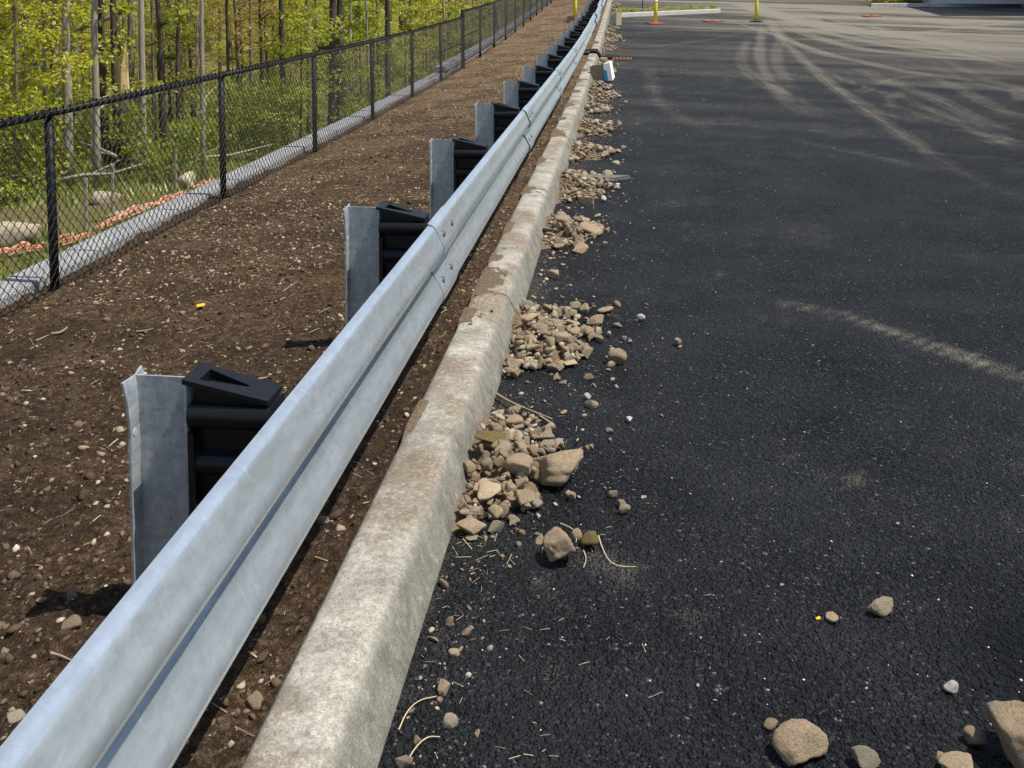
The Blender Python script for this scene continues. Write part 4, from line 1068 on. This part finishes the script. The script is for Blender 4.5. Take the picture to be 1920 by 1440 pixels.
for dx, rz, m_, lab in ((-.14, .1, 'brick', 'dark brick weighting the marker post base behind the guardrail'), (.17, .5, 'block', 'pale block weighting the marker post base behind the guardrail')):
    me = MB().box(-.11, .11, -.06, .06, 0, .16).mesh('weight_brick'); bm = bmesh.new(); bm.from_mesh(me); bmesh.ops.bevel(bm, geom=bm.edges[:], offset=.008, segments=1, affect='EDGES'); bm.to_mesh(me); bm.free()
    tag(obj('weight_brick', me, M[m_], None, (q.x + dx, q.y - .12, pz + .03), (0, 0, rz)), lab, 'brick')
for px, py, lab in ((1336, 40.5, 'flat orange base without a post between the two marker posts'), (1634, 31, 'flat orange base without a post far out on the dusty lot')):
    o = empty('marker_base', gp(px, py)); tag(o, lab, 'marker base', 'empty marker bases')
    obj('base_plate', MB().box(-.3, .3, -.22, .22, 0, .035).mesh('base_plate'), M['orange'], o, None, (0, 0, .4))
    obj('socket', MB().tube([(0, 0, .03), (0, 0, .06)], .08, 14).mesh('socket'), M['orange'], o)
# cinder block standing on end
def ring_block():
    bm = bmesh.new(); W_, D_, H_ = .20, .20, .40
    mb = MB(); t = .033
    mb.box(-W_ / 2, W_ / 2, -D_ / 2, D_ / 2, 0, H_)
    return mb
o = empty('cinder_block', gp(1157, 47), (0, .03, .6)); tag(o, 'pale concrete cinder block standing on end beside the curb', 'block')
t = .03
mb = MB(); mb.box(-.1, .1, -.1, -.1 + t, 0, .4); mb.box(-.1, .1, .1 - t, .1, 0, .4)
for z0, z1 in ((0, t), (.2 - t / 2, .2 + t / 2), (.4 - t, .4)): mb.box(-.1, .1, -.1 + t, .1 - t, z0, z1)
obj('shell', mb.mesh('shell'), M['block'], o)
obj('core_web', MB().box(-.095, -.07, -.1 + t, .1 - t, t, .2 - t / 2).box(-.095, -.07, -.1 + t, .1 - t, .2 + t / 2, .4 - t).mesh('core_web'), M['block'], o)
# storm drain with rusty grate and black filter fabric over the curb
dp = gp(1143, 111); o = empty('storm_drain', (-.2, dp.y, dp.z)); tag(o, 'rusty red storm drain grate set in the lot at the curb', 'drain')
obj('drain_frame', MB().box(-.3, .32, -.28, -.24, -.05, .02).box(-.3, .32, .24, .28, -.05, .02).box(-.34, -.3, -.28, .28, -.05, .02).box(.32, .36, -.28, .28, -.05, .02).mesh('drain_frame'), M['rust'], o)
obj('drain_pit', MB().box(-.3, .32, -.24, .24, -.06, .0045).mesh('drain_pit'), M['rubber'], o)
bar = MB().box(-.02, .02, -.24, .24, 0, .022).mesh('grate_bar')
for k in range(8): obj('grate_bar', bar, M['rust'], o, (-.25 + k * .075, 0, 0))
X = np.linspace(0, 1, 26); Yv = np.linspace(-.32, .36, 18)
path = np.array([(-.86, .17), (-.74, .185), (-.60, .18), (-.53, .12), (-.50, .04), (-.36, .045), (-.24, .03)])
tt = np.linspace(0, 1, 7)
V = []
for yv in Yv:
    for u in X:
        x = np.interp(u, tt, path[:, 0]); z = np.interp(u, tt, path[:, 1]); w = float(fbm(np.array([u * 6]), np.array([yv * 5]), 3)[0])
        V.append((x + .03 * w, dp.y + yv * (1 - .35 * abs(u - .5)) + .04 * w, dp.z + z + .07 * max(w, -.1) + .012))
fab = mesh_np('filter_fabric', V, grid_faces(len(Yv), len(X)), True)
fo = tag(obj('filter_fabric', fab, M['fabric']), 'crumpled black filter fabric draped over the curb at the drain', 'fabric')
sm = fo.modifiers.new('thickness', 'SOLIDIFY'); sm.thickness = .006
# discarded carton
bp = gp(1128, 152); o = empty('cardboard_box', bp + Vector((0, 0, .03)), (0, -.08, -.12)); o.scale = (.82, .82, .82); tag(o, 'open brown and white carton with a blue printed side by the curb', 'box')
w_, d_, h_ = .34, .26, .30
obj('front_panel', MB().box(-.21, .08, -.13, -.127, 0, h_).mesh('front_panel'), M['card'], o)
obj('back_panel', MB().box(-.21, .08, .127, .13, 0, h_).mesh('back_panel'), M['card'], o)
obj('left_panel', MB().box(-.213, -.21, -.13, .13, 0, h_ * .9).mesh('left_panel'), M['card'], o)
fl = obj('side_flap', mesh_py('side_flap', [(.083, -.15, -.02), (.25, -.13, -.03), (.27, .10, .02), (.085, .13, 0), (.083, -.15, .33), (.21, -.13, .36), (.23, .1, .38), (.085, .13, .34)], [(0, 1, 5, 4), (1, 2, 6, 5), (2, 3, 7, 6), (3, 0, 4, 7), (4, 5, 6, 7), (3, 2, 1, 0)]), M['white'], o)
obj('blue_print', mesh_py('blue_print', [(.084, -.1525, -.015), (.158, -.1436, -.02), (.142, -.1436, .2), (.083, -.1525, .21)], [(0, 1, 2, 3)]), M['blue'], fl)
obj('floor_panel', MB().box(-.21, .08, -.127, .127, 0, .004).mesh('floor_panel'), M['card'], o)
# planting island kerb at the end of the lot side
def kerb_run(name, a, b, label, h=.15, w=.16, mat='concrete'):
    a = Vector(a); b = Vector(b); o = empty(name, (a + b) / 2, (0, 0, math.atan2((b - a).y, (b - a).x))); tag(o, label, 'kerb')
    L = (Vector((b.x, b.y)) - Vector((a.x, a.y))).length; n = max(2, round(L / 1.5)); sl = math.atan2(b.z - a.z, L)
    for k in range(n):
        l = L / n - .008
        mb = MB(); mb.add([(-l / 2, 0, -.1), (l / 2, 0, -.1), (l / 2, .03, h - .02), (l / 2, .05, h), (l / 2, w, h), (l / 2, w, -.1), (-l / 2, .03, h - .02), (-l / 2, .05, h), (-l / 2, w, h), (-l / 2, w, -.1)],
               [(0, 1, 2, 6), (6, 2, 3, 7), (7, 3, 4, 8), (8, 4, 5, 9), (1, 5, 4, 3, 2), (0, 6, 7, 8, 9)])
        u = -L / 2 + (k + .5) * L / n
        obj('kerb_stone', mb.mesh('kerb_stone'), M['kerb_white'], o, (u, 0, u * math.tan(sl)), (0, -sl, 0))
    return o
M['kerb_white'] = m_plain('pale_kerb', (.50, .48, .44), .9, 0, .2, .2, 20, .004)
ia, ib = gp(1150, 33), gp(1352, 24)
kerb_run('island_kerb', ia, ib, 'pale concrete kerb of the weedy island across the lot end')
bed = []
for k in range(12):
    u = k / 11; p = ia.lerp(ib, u)
    bed += [(p.x, p.y + .15, road_z(p.y + .15) + .10), (p.x, p.y + 1.0, road_z(p.y + 1.0) + .12 + .03 * math.sin(k)), (p.x, p.y + 1.5, road_z(p.y + 1.5) - .02)]
obj_ = kind(obj('planting_bed', mesh_py('planting_bed', bed, [(3 * k, 3 * k + 3, 3 * k + 4, 3 * k + 1) for k in range(11)] + [(3 * k + 1, 3 * k + 4, 3 * k + 5, 3 * k + 2) for k in range(11)], True), M['spoil']), 'structure')
p = gp(1205, 24) + Vector((0, .5, 0)); o = empty('sign_stake', p); tag(o, 'thin dark stake standing in the weedy island', 'stake')
obj('stake', MB().tube([(0, 0, 0), (0, 0, 1.5)], .016, 6).mesh('stake'), M['rubber'], o); obj('stake_cap', MB().tube([(0, 0, 1.5), (0, 0, 1.53)], .022, 6).mesh('stake_cap'), M['rubber'], o)
# far right: kerbed bed, walkway and building
ka, kb = gp(1634, 13), gp(1742, 13)
kerb_run('bed_kerb', ka, kb, 'short pale kerb of the shrub bed at the far right of the lot')
kc, kd = gp(1745, 13.5), gp(1935, 11)
kerb_run('walk_kerb', kc, kd, 'shaded grey kerb in front of the building at the far right')
vb = [(ka.x, ka.y + .15, ka.z + .12), (kb.x, kb.y + .15, kb.z + .12), (kb.x, kb.y + 4, kb.z + .3), (ka.x + 1, ka.y + 4, ka.z + .3)]
kind(obj('shrub_bed', mesh_py('shrub_bed', vb, [(0, 1, 2, 3)]), M['mulch']), 'structure')
vb = [(kc.x, kc.y + .16, kc.z + .14), (40, kc.y + .16, kc.z + .14), (40, kc.y + 6, kc.z + .45), (kc.x, kc.y + 6, kc.z + .45)]
kind(obj('walkway', mesh_py('walkway', vb, [(0, 1, 2, 3)]), M['kerb_white']), 'structure')
bl = empty('building', (23.3, 41.7, kc.z)); tag(bl, 'grey building wall at the far right corner behind the shaded kerb', 'building')
obj('wall', MB().box(-7.5, 12, -5.2, 14, -.5, 8.5).mesh('wall'), M['wall'], bl)
obj('plinth', MB().box(-7.56, 12.06, -5.26, 14.06, -.5, .55).mesh('plinth'), M['cap'], bl)
obj('roof', MB().box(-7.9, 12.4, -5.6, 14.4, 8.5, 8.9).mesh('roof'), M['rubber'], bl)
for k in range(4):
    wd = obj('window', MB().box(-5.5 + k * 4.2, -3 + k * 4.2, -5.24, -5.19, 1.2, 3.4).mesh('window'), M['rubber'], bl)
    obj('pane', MB().box(-5.4 + k * 4.2, -3.1 + k * 4.2, -5.255, -5.235, 1.3, 3.3).mesh('pane'), M['glass'], wd)
# ------------------------------------------------------------------ woodland behind the wall
def leaf_cloud(name, C, size, mat, seed, tint=(.64, .28), up=.35):
    """C: leaf centres (n,3); one folded diamond per leaf"""
    r_ = np.random.default_rng(seed); n = len(C)
    N = r_.normal(size=(n, 3)); N[:, 2] = np.abs(N[:, 2]) + up; N /= np.linalg.norm(N, axis=1)[:, None]
    A = np.cross(N, r_.normal(size=(n, 3))); A /= np.linalg.norm(A, axis=1)[:, None] + 1e-9; B = np.cross(N, A)
    s = size * r_.uniform(.6, 1.3, n)[:, None]
    P = np.stack([C - A * s, C - B * s * .62 + N * s * .15, C + A * s, C + B * s * .62 + N * s * .15], 1)
    me = mesh_np(name, P.reshape(-1, 3), np.arange(4 * n).reshape(n, 4), False)
    tv = np.clip(r_.normal(tint[0], tint[1], n), 0, 1)
    at = me.attributes.new('tint', 'FLOAT', 'POINT'); at.data.foreach_set('value', np.repeat(tv, 4).astype(np.float32))
    me.materials.append(mat); return me
def make_tree(seed, h, r0, first, spread, nb, nleaf, lsize, mat, bark, lean=.03, low=0, droop=.1, multi=1, flat=.35):
    r_ = random.Random(seed); g = np.random.default_rng(seed); mb = MB(); C = []
    for st in range(multi):
        ang = r_.uniform(0, 6.28); lx_, ly_ = lean * math.cos(ang) * (1 + 2 * (multi > 1)), lean * math.sin(ang) * (1 + 2 * (multi > 1))
        n = 12; pts = []; wx = wy = 0
        for k in range(n + 1):
            t = k / n; wx += r_.gauss(0, .012) * h * .12; wy += r_.gauss(0, .012) * h * .12
            pts.append(Vector((lx_ * h * t + wx + .1 * (multi > 1) * math.cos(ang), ly_ * h * t + wy + .1 * (multi > 1) * math.sin(ang), h * t - .15)))
        rad = [r0 * (1.25 if k == 0 else 1) * (1 - .82 * (k / n) ** .8) for k in range(n + 1)]
        mb.tube(pts, rad, 9 if r0 > .05 else 6)
        for b in range(nb):
            t = first + (1 - first) * (b + r_.random()) / nb
            if low and b < low: t = r_.uniform(.08, first)
            k = min(int(t * n), n - 1); p = pts[k].lerp(pts[k + 1], t * n - k)
            L = spread * (1.15 - .75 * t) * r_.uniform(.6, 1.15) * (.55 if (low and b < low) else 1)
            az = r_.uniform(0, 6.28); el = r_.uniform(.1, .7)
            q = [p]; d = Vector((math.cos(az) * math.cos(el), math.sin(az) * math.cos(el), math.sin(el)))
            for s_ in range(5):
                d = (d + Vector((r_.gauss(0, .16), r_.gauss(0, .16), r_.gauss(-droop * .4, .1)))).normalized(); q.append(q[-1] + d * L / 5)
            rb = rad[k] * .42
            mb.tube(q, [max(rb * (1 - .17 * s_), .004) for s_ in range(6)], 5, False)
            tips = [(q[3], .22), (q[4], .26), (q[5], .3)]
            for s_ in range(3):
                i0 = r_.randint(2, 4); dd = Vector((r_.gauss(0, 1), r_.gauss(0, 1), r_.gauss(.1, .5))).normalized(); e = q[i0] + dd * L * r_.uniform(.2, .42)
                mb.tube([q[i0], (q[i0] + e) / 2 + Vector((0, 0, .03)), e], [max(rb * .4, .004), .004, .003], 4, False); tips += [(e, .28), ((q[i0] + e) / 2, .2)]
            m_ = nleaf // (nb * multi)
            w = np.array([a[1] for a in tips]); w /= w.sum()
            for (tp, sg), cnt in zip(tips, np.maximum(1, (w * m_)).astype(int)):
                o_ = g.normal(size=(cnt, 3)) * np.array([sg, sg, sg * flat]) * max(.5, L * .55) + np.array(tp)
                C.append(o_)
    C = np.concatenate(C); C = C[C[:, 2] > .1]
    tm = mb.mesh('trunk', True); tm.materials.append(bark)
    return tm, leaf_cloud('crown', C, lsize, mat, seed)
KINDS = {
 'tall': [make_tree(1, 13, .13, .42, 3.2, 16, 700, .085, M['leafy'], M['bark'], .02, 3), make_tree(2, 15, .17, .5, 3.6, 16, 700, .09, M['leafg'], M['barkd'], .03, 2), make_tree(3, 12, .09, .4, 2.6, 14, 600, .08, M['leafy'], M['barkp'], .02, 3)],
 'young': [make_tree(11, 6.2, .055, .26, 1.9, 20, 3600, .05, M['leafy'], M['bark'], .04), make_tree(12, 5.2, .05, .2, 2.0, 20, 3600, .05, M['leafg'], M['barkd'], .05), make_tree(13, 7.0, .06, .28, 2.0, 20, 3600, .055, M['leafy'], M['barkp'], .03), make_tree(14, 4.2, .035, .1, 1.7, 18, 3600, .045, M['leafy'], M['bark'], .06)],
 'pole': [make_tree(41, 11, .055, .5, 1.8, 10, 500, .07, M['leafy'], M['barkp'], .03, 3), make_tree(42, 12, .075, .55, 2.0, 10, 500, .07, M['leafy'], M['bark'], .04, 3), make_tree(43, 9, .04, .5, 1.5, 8, 350, .06, M['leafr'], M['barkp'], .05, 2), make_tree(44, 12, .09, .55, 2.2, 10, 500, .07, M['leafg'], M['barkd'], .03, 3)],
 'russet': [make_tree(21, 6.5, .05, .15, 1.9, 24, 2800, .036, M['leafr'], M['bark'], .04), make_tree(22, 8.0, .07, .25, 2.2, 24, 2800, .040, M['leafr'], M['barkd'], .03)],
 'bush': [make_tree(31, 1.5, .014, .12, .8, 9, 3200, .036, M['leafg'], M['bark'], .12, 0, 0, 4, .6), make_tree(32, 1.9, .016, .1, .9, 9, 3200, .04, M['leafy'], M['bark'], .1, 0, 0, 4, .6), make_tree(33, 1.1, .01, .1, .7, 8, 2400, .032, M['leafg'], M['bark'], .15, 0, 0, 4, .6)],
}
LAB = {'tall': ('forest_tree', 'tall slender forest tree with a bare lower trunk beyond the fence', 'tree', 'tall trees in the wood'),
       'young': ('young_tree', 'young tree with fresh yellow green spring leaves beyond the fence', 'tree', 'young leafy trees in the wood'),
       'pole': ('slender_tree', 'slender nearly bare young tree trunk in the wood', 'tree', 'slender trees in the wood'),
       'russet': ('budding_tree', 'thin tree with brownish budding leaves deeper in the wood', 'tree', 'budding trees in the wood'),
       'bush': ('bush', 'low green bush on the ground behind the retaining wall', 'bush', 'bushes below the wall')}
WOOD = []
def plant(kd, x, y, rz, sc, idx=None, label=None, bark=None):
    nm, lb, ct, gp_ = LAB[kd]; tm, cm = (random.choice(KINDS[kd]) if idx is None else KINDS[kd][idx])
    o = empty(nm, (x, y, land_pt(x, y) - .05), (0, 0, rz)); o.scale = sc if hasattr(sc, '__len__') else (sc,) * 3
    obj('trunk' if kd != 'bush' else 'stems', tm, None, o); obj('crown' if kd != 'bush' else 'foliage', cm, None, o)
    tag(o, label or lb, ct, gp_)
    if not label: WOOD.append((o, kd))
    return o
# trunks that can be told apart: (pixel column, distance, kind, index, scale, label)
traced = [(145, 24, 'tall', 0, 1.15, 'forked looking pale brown trunk left of the dark leaning trunk'), (196, 21, 'tall', 1, .8, 'mottled grey trunk just left of the dark leaning trunk'), (214, 20, 'tall', 1, .7, 'dark leaning trunk above the splintered snag'),
 (243, 26, 'tall', 0, 1.1, 'grey trunk between the dark leaning trunk and the twin trunk'), (268, 19, 'tall', 2, 1.2, 'pale grey trunk with dark patches left of the thin white sapling'), (302, 30, 'tall', 1, .8, None), (378, 17, 'tall', 2, .75, 'thin white trunk with one side branch, alone before the brown slope'),
 (532, 25, 'tall', 1, .75, 'dark slim trunk above the third fence post'), (581, 22, 'tall', 0, .9, 'brown trunk rising behind the third fence post'), (618, 24, 'tall', 1, .95, 'left stem of the dark twin trunk between two fence posts'), (632, 24.5, 'tall', 1, .95, 'right stem of the dark twin trunk between two fence posts'),
 (655, 28, 'tall', 2, 1.1, None), (725, 27, 'tall', 1, .8, None), (770, 36, 'tall', 0, .9, None), (802, 34, 'tall', 2, .8, None), (836, 36, 'tall', 2, .9, 'pale leaning trunk above the terminal post'), (120, 17, 'tall', 2, 1.5, 'broad pale trunk low behind the first fence bay'), (175, 16.5, 'tall', 2, 1.1, None), (100, 20, 'tall', 0, 1.0, None), (30, 19, 'tall', 0, .9, None), (935, 45, 'tall', 2, 1, None), (985, 55, 'tall', 0, 1, None), (470, 31, 'tall', 0, .8, None), (430, 28, 'tall', 1, .5, None), (60, 27, 'tall', 1, .9, None), (330, 35, 'tall', 0, .9, None)]
for px, D, kd, ix, sc, lab in traced:
    p = at_depth(px, D); o = plant(kd, p.x, p.y, random.uniform(0, 6.3), (sc * .72, sc * .72, 1), ix, lab)
# young trees with leaves low enough to be seen over the fence
ytr = [(15, 15, 0, .8), (75, 17.5, 0, .85), (-70, 16, 2, .8), (-130, 18, 1, .9), (40, 20, 2, .9), (120, 22, 0, .85), (10, 24, 0, .9), (200, 29, 2, .8), (300, 30, 1, .7), (120, 30, 0, 1), (60, 33, 2, 1),
 (560, 21, 1, .7), (590, 24, 2, .75), (640, 28, 1, .8), (680, 25, 0, .7), (710, 29, 1, .85), (760, 31, 2, .8), (800, 34, 0, .8), (860, 38, 1, .9), (900, 42, 2, .9), (950, 48, 1, 1), (1000, 58, 0, 1), (1040, 70, 1, 1.2), (620, 34, 2, .9), (740, 40, 0, 1), (540, 36, 0, .9), (840, 50, 3, 1.2), (920, 60, 0, 1.2), (980, 75, 2, 1.3),
 (230, 34, 2, .9), (380, 38, 1, .8), (440, 42, 0, .9), (300, 45, 0, 1), (160, 42, 1, 1), (20, 40, 2, 1), (500, 48, 3, 1.1), (580, 50, 1, 1), (660, 52, 2, 1.1)]
for px, D, ix, sc in ytr:
    p = at_depth(px, D); plant('young', p.x, p.y, random.uniform(0, 6.3), sc * random.uniform(.9, 1.1), ix)
for _ in range(46):
    px = random.choice([random.uniform(300, 560), random.uniform(-60, 1000)]); D = random.uniform(26, 62); p = at_depth(px, D)
    if p.x < -5.5: plant('russet', p.x, p.y, random.uniform(0, 6.3), random.uniform(.8, 1.3))
for _ in range(70):
    px = random.uniform(-150, 1080); D = random.uniform(48, 105); p = at_depth(px, D)
    if p.x < -6: plant(random.choice(['young', 'russet', 'young', 'tall']), p.x, p.y, random.uniform(0, 6.3), random.uniform(1.0, 1.6))
for _ in range(30):
    px = random.uniform(-100, 760); D = random.uniform(19, 42); p = at_depth(px, D)
    if p.x < -5.6: plant('bush', p.x, p.y, random.uniform(0, 6.3), random.uniform(.6, 1.2))
for px, D, ix in ((-10, 15, 0), (50, 17, 1), (300, 17, 2), (500, 21, 0)):
    p = at_depth(px, D); plant('bush', p.x, p.y, random.uniform(0, 6.3), 1.15, ix)
for _ in range(54):
    px = random.choice([random.uniform(-40, 420), random.uniform(-40, 1000)]); D = random.uniform(20, 56); p = at_depth(px, D); k_ = random.uniform(.55, .95)
    if p.x < -6: plant('pole', p.x, p.y, random.uniform(0, 6.3), (k_, k_, 1.0))
posts_px = [-400, 80, 408, 585, 692, 769, 822, 862, 3000]
where = ['left of the first fence post', 'of fence bay one', 'of fence bay two', 'of fence bay three', 'of fence bay four', 'of fence bay five', 'of the bay before the terminal post', 'of fence past the terminal post']
NTHN = ['nearest', 'second nearest', 'third nearest', 'fourth nearest', 'fifth nearest', 'sixth nearest', 'seventh nearest', 'eighth nearest', 'ninth nearest', 'tenth nearest', 'eleventh nearest', 'twelfth nearest', 'thirteenth nearest', 'fourteenth nearest', 'fifteenth nearest', 'sixteenth nearest', 'seventeenth nearest', 'eighteenth nearest', 'nineteenth nearest', 'twentieth nearest', 'twenty first nearest', 'twenty second nearest', 'twenty third nearest']
SHORT = {'tall': 'tall bare trunked tree', 'young': 'yellow green young tree', 'russet': 'brownish budding tree', 'bush': 'low green bush', 'pole': 'slender almost bare tree'}
cells = {}
_Ri = _R.transposed()
for o, kd in WOOD:
    v = _Ri @ (o.location - Vector((0, 0, EYE))); px = 960 + FPX * v.x / -v.z
    k = max(i for i in range(8) if posts_px[i] < px) if px > -400 else 0
    k0 = posts_px[k] if k else -100; hf = 0 if px < (k0 + min(posts_px[k + 1], 1100)) / 2 else 1
    cells.setdefault((k, hf, kd), []).append((-v.z, o))
for (k, hf, kd), L in cells.items():
    L.sort(key=lambda q: q[0])
    for i, (_, o) in enumerate(L): o['label'] = f"{NTHN[min(i, 22)]} {SHORT[kd]} behind {('left', 'right')[hf]} half {where[k]}" if k else f"{NTHN[min(i, 22)]} {SHORT[kd]} {('well', 'just')[hf]} {where[k]}"
# splintered snag
p = at_depth(226, 18.5); z0 = land_pt(p.x, p.y)
sn = empty('broken_snag', (p.x, p.y, z0)); tag(sn, 'splintered pale snag sticking up just over the fence top', 'snag')
obj('stump', MB().tube([(0, 0, -.1), (.02, 0, .8), (.04, 0, 1.7)], [.13, .11, .1], 9).mesh('stump', True), M['barkd'], sn)
mb = MB()
for k in range(9):
    a = k * .7; mb.tube([(.04 + .06 * math.cos(a), .06 * math.sin(a), 1.6), (.05 + .05 * math.cos(a), .05 * math.sin(a), 1.9 + .1 * (k % 3)), (.12 + .03 * math.cos(a), .03 * math.sin(a), 2.1 + .14 * (k % 4))], [.05, .035, .004], 5)
obj('splinters', mb.mesh('splinters'), M['wood'], sn)
# pale boulders below the wall
for px, D, s_, lab in ((5, 11.5, .42, 'pale boulder below the wall at the left picture edge'), (190, 14.5, .38, 'long pale boulder beyond the first fence bay'), (345, 16, .25, 'small pale boulder left of the second fence post'), (425, 15.5, .22, 'pale boulder just right of the second fence post'), (520, 19, .22, 'white boulder seen low through the third fence bay'), (215, 13, .18, 'pale rock beside the orange netting'), (245, 13.2, .14, 'small white rock behind the orange netting')):
    p = at_depth(px, D); me = rock_mesh(int(px) + 900, 3, planes=9, sharp=12, dims=(1, .7, .55), noise=.15); me.materials.append(M['rockg'])
    tag(obj('boulder', me, None, None, (p.x, p.y, land_pt(p.x, p.y) + s_ * .15), (0, 0, random.uniform(0, 6)), s_), lab, 'boulder', 'boulders below the wall')
# fallen branches
for px, D, L, a, lab in ((230, 17.5, 2.6, .5, 'fallen pale branch on the ground beyond the first bay'), (260, 19, 1.8, 2.7, 'fallen grey limb in the wood'), (70, 16, 1.6, .2, 'dead branch among the bushes at the left')):
    p = at_depth(px, D); z = land_pt(p.x, p.y) + .15
    me = MB().tube([(0, 0, 0), (L * .4, .1, .12), (L * .7, -.05, .16), (L, .1, .3)], [.05, .04, .03, .01], 6).tube([(L * .45, .1, .12), (L * .7, .5, .3)], [.025, .006], 5).mesh('fallen_branch', True)
    tag(obj('fallen_branch', me, M['barkp'], None, (p.x, p.y, z), (0, 0, a)), lab, 'branch')
# orange safety netting, slumped in two lengths
def net(pa, pb, seed, label, hgt=.15):
    n, m = 44, 6; V = []; r_ = np.random.default_rng(seed)
    for i in range(n):
        u = i / (n - 1); x = pa[0] + (pb[0] - pa[0]) * u; y = pa[1] + (pb[1] - pa[1]) * u
        sag = .55 + .45 * math.sin(u * 9 + seed) * math.cos(u * 23 + seed)
        for j in range(m):
            v = j / (m - 1); w = float(fbm(np.array([u * 22 + seed]), np.array([v * 3.0]), 3)[0])
            V.append((x - (v - .5) * hgt * .9 + .14 * w, y + .1 * w, land_pt(x, y) + .05 + hgt * sag * (.6 * math.sin(v * math.pi)) + .07 * w))
    bm = bmesh.new(); vs = [bm.verts.new(q) for q in V]
    for i in range(n - 1):
        for j in range(m - 1): bm.faces.new((vs[i * m + j], vs[i * m + j + 1], vs[(i + 1) * m + j + 1], vs[(i + 1) * m + j]))
    me = bpy.data.meshes.new('safety_netting'); bm.to_mesh(me); bm.free()
    o = obj('safety_netting', me, M['net']); wf = o.modifiers.new('strands', 'WIREFRAME'); wf.thickness = .014; wf.use_replace = True; wf.use_even_offset = False
    return tag(o, label, 'netting', 'orange netting')
def wp(px, py, z):
    d = ray(px, py); t = (z - EYE) / d.z; return (d.x * t, d.y * t)
net(wp(-40, 492, -1.3), wp(165, 452, -1.3), 1, 'slumped orange plastic netting by the first fence post')
net(wp(185, 432, -1.35), wp(352, 362, -1.4), 2, 'longer slumped orange plastic netting in the middle of the first bay')
net(wp(372, 352, -1.4), wp(402, 338, -1.4), 3, 'short orange netting scrap next to the second fence post', .25)
for k, (px, py) in enumerate(((160, 445), (210, 405), (328, 350), (92, 470))):
    x, y = wp(px, py, -1.3); tag(obj('net_stake', MB().tube([(0, 0, -.1), (.03, 0, .75)], .02, 5).mesh('net_stake'), M['barkp'], None, (x, y, land_pt(x, y))), ['wooden stake between the two lengths of orange netting', 'leaning stake behind the orange netting', 'stake at the far end of the orange netting', 'stake beside the first fence post'][k], 'stake', 'netting stakes')
# grass and weeds below the wall
n = 26000; gx = -3.75 - 14 * rng.random(n) ** 1.4; gy = 4 + 30 * rng.random(n)
keep = (vnoise(gx * .5, gy * .5) > .3) & (gx > -.75 * gy - 1); gx, gy = gx[keep], gy[keep]; gz = land(gx, gy); n = len(gx)
an = rng.uniform(0, 6.28, n); hh = rng.uniform(.08, .32, n); ww = rng.uniform(.008, .02, n); lx_ = rng.normal(0, .09, n); ly_ = rng.normal(0, .09, n)
P = np.stack([np.stack([gx - ww * np.cos(an), gy - ww * np.sin(an), gz - .02], 1), np.stack([gx + ww * np.cos(an), gy + ww * np.sin(an), gz - .02], 1), np.stack([gx + lx_, gy + ly_, gz + hh], 1)], 1)
me = mesh_np('grass', P.reshape(-1, 3), np.arange(3 * n).reshape(n, 3)); at = me.attributes.new('tint', 'FLOAT', 'POINT'); at.data.foreach_set('value', np.repeat(np.clip(rng.normal(.45, .3, n), 0, 1), 3).astype(np.float32))
kind(obj('grass', me, M['grass']), 'stuff', 'rough grass and weeds below the retaining wall')
# weeds on the island and shrubs in the far bed
WN = ['first', 'second', 'third', 'fourth', 'fifth', 'sixth', 'seventh', 'eighth', 'ninth', 'tenth', 'eleventh', 'twelfth', 'thirteenth', 'fourteenth', 'fifteenth', 'sixteenth']
def weed(x, y, z, s_, label, group, mat='leafg', ct='weed', nm='weed'):
    g = np.random.default_rng(int(x * 91 + y * 7) % 9999); C = g.normal(size=(120, 3)) * np.array([.5, .5, .35]) + np.array([0, 0, .5])
    C[:, 2] = np.abs(C[:, 2]); o = empty(nm, (x, y, z)); o.scale = (s_,) * 3; tag(o, label, ct, group)
    obj('foliage', leaf_cloud('foliage', C, .16, M[mat], 3), None, o)
    mb = MB()
    for k in range(5): mb.tube([(0, 0, -.2), (.3 * math.cos(k * 1.3), .3 * math.sin(k * 1.3), .5)], [.02, .008], 4)
    obj('stems', mb.mesh('stems'), M['twig'], o)
for k in range(16):
    u = (k + random.random()) / 16; p = ia.lerp(ib, u); yv = p.y + random.uniform(.25, .9)
    weed(p.x, yv, road_z(yv) + .1, random.uniform(.12, .22), f'{WN[k]} green weed from the left on the island behind the pale kerb', 'weeds on the island')
for k in range(6):
    u = (k + .5) / 6; p = ka.lerp(kb, u); weed(p.x + .2, p.y + random.uniform(.6, 1.6), p.z + .15, random.uniform(.35, .5), f'{WN[k]} low shrub from the left in the mulched bed at the far right', 'shrubs in the far bed', 'leafr' if k % 2 else 'leafg', 'shrub', 'shrub')
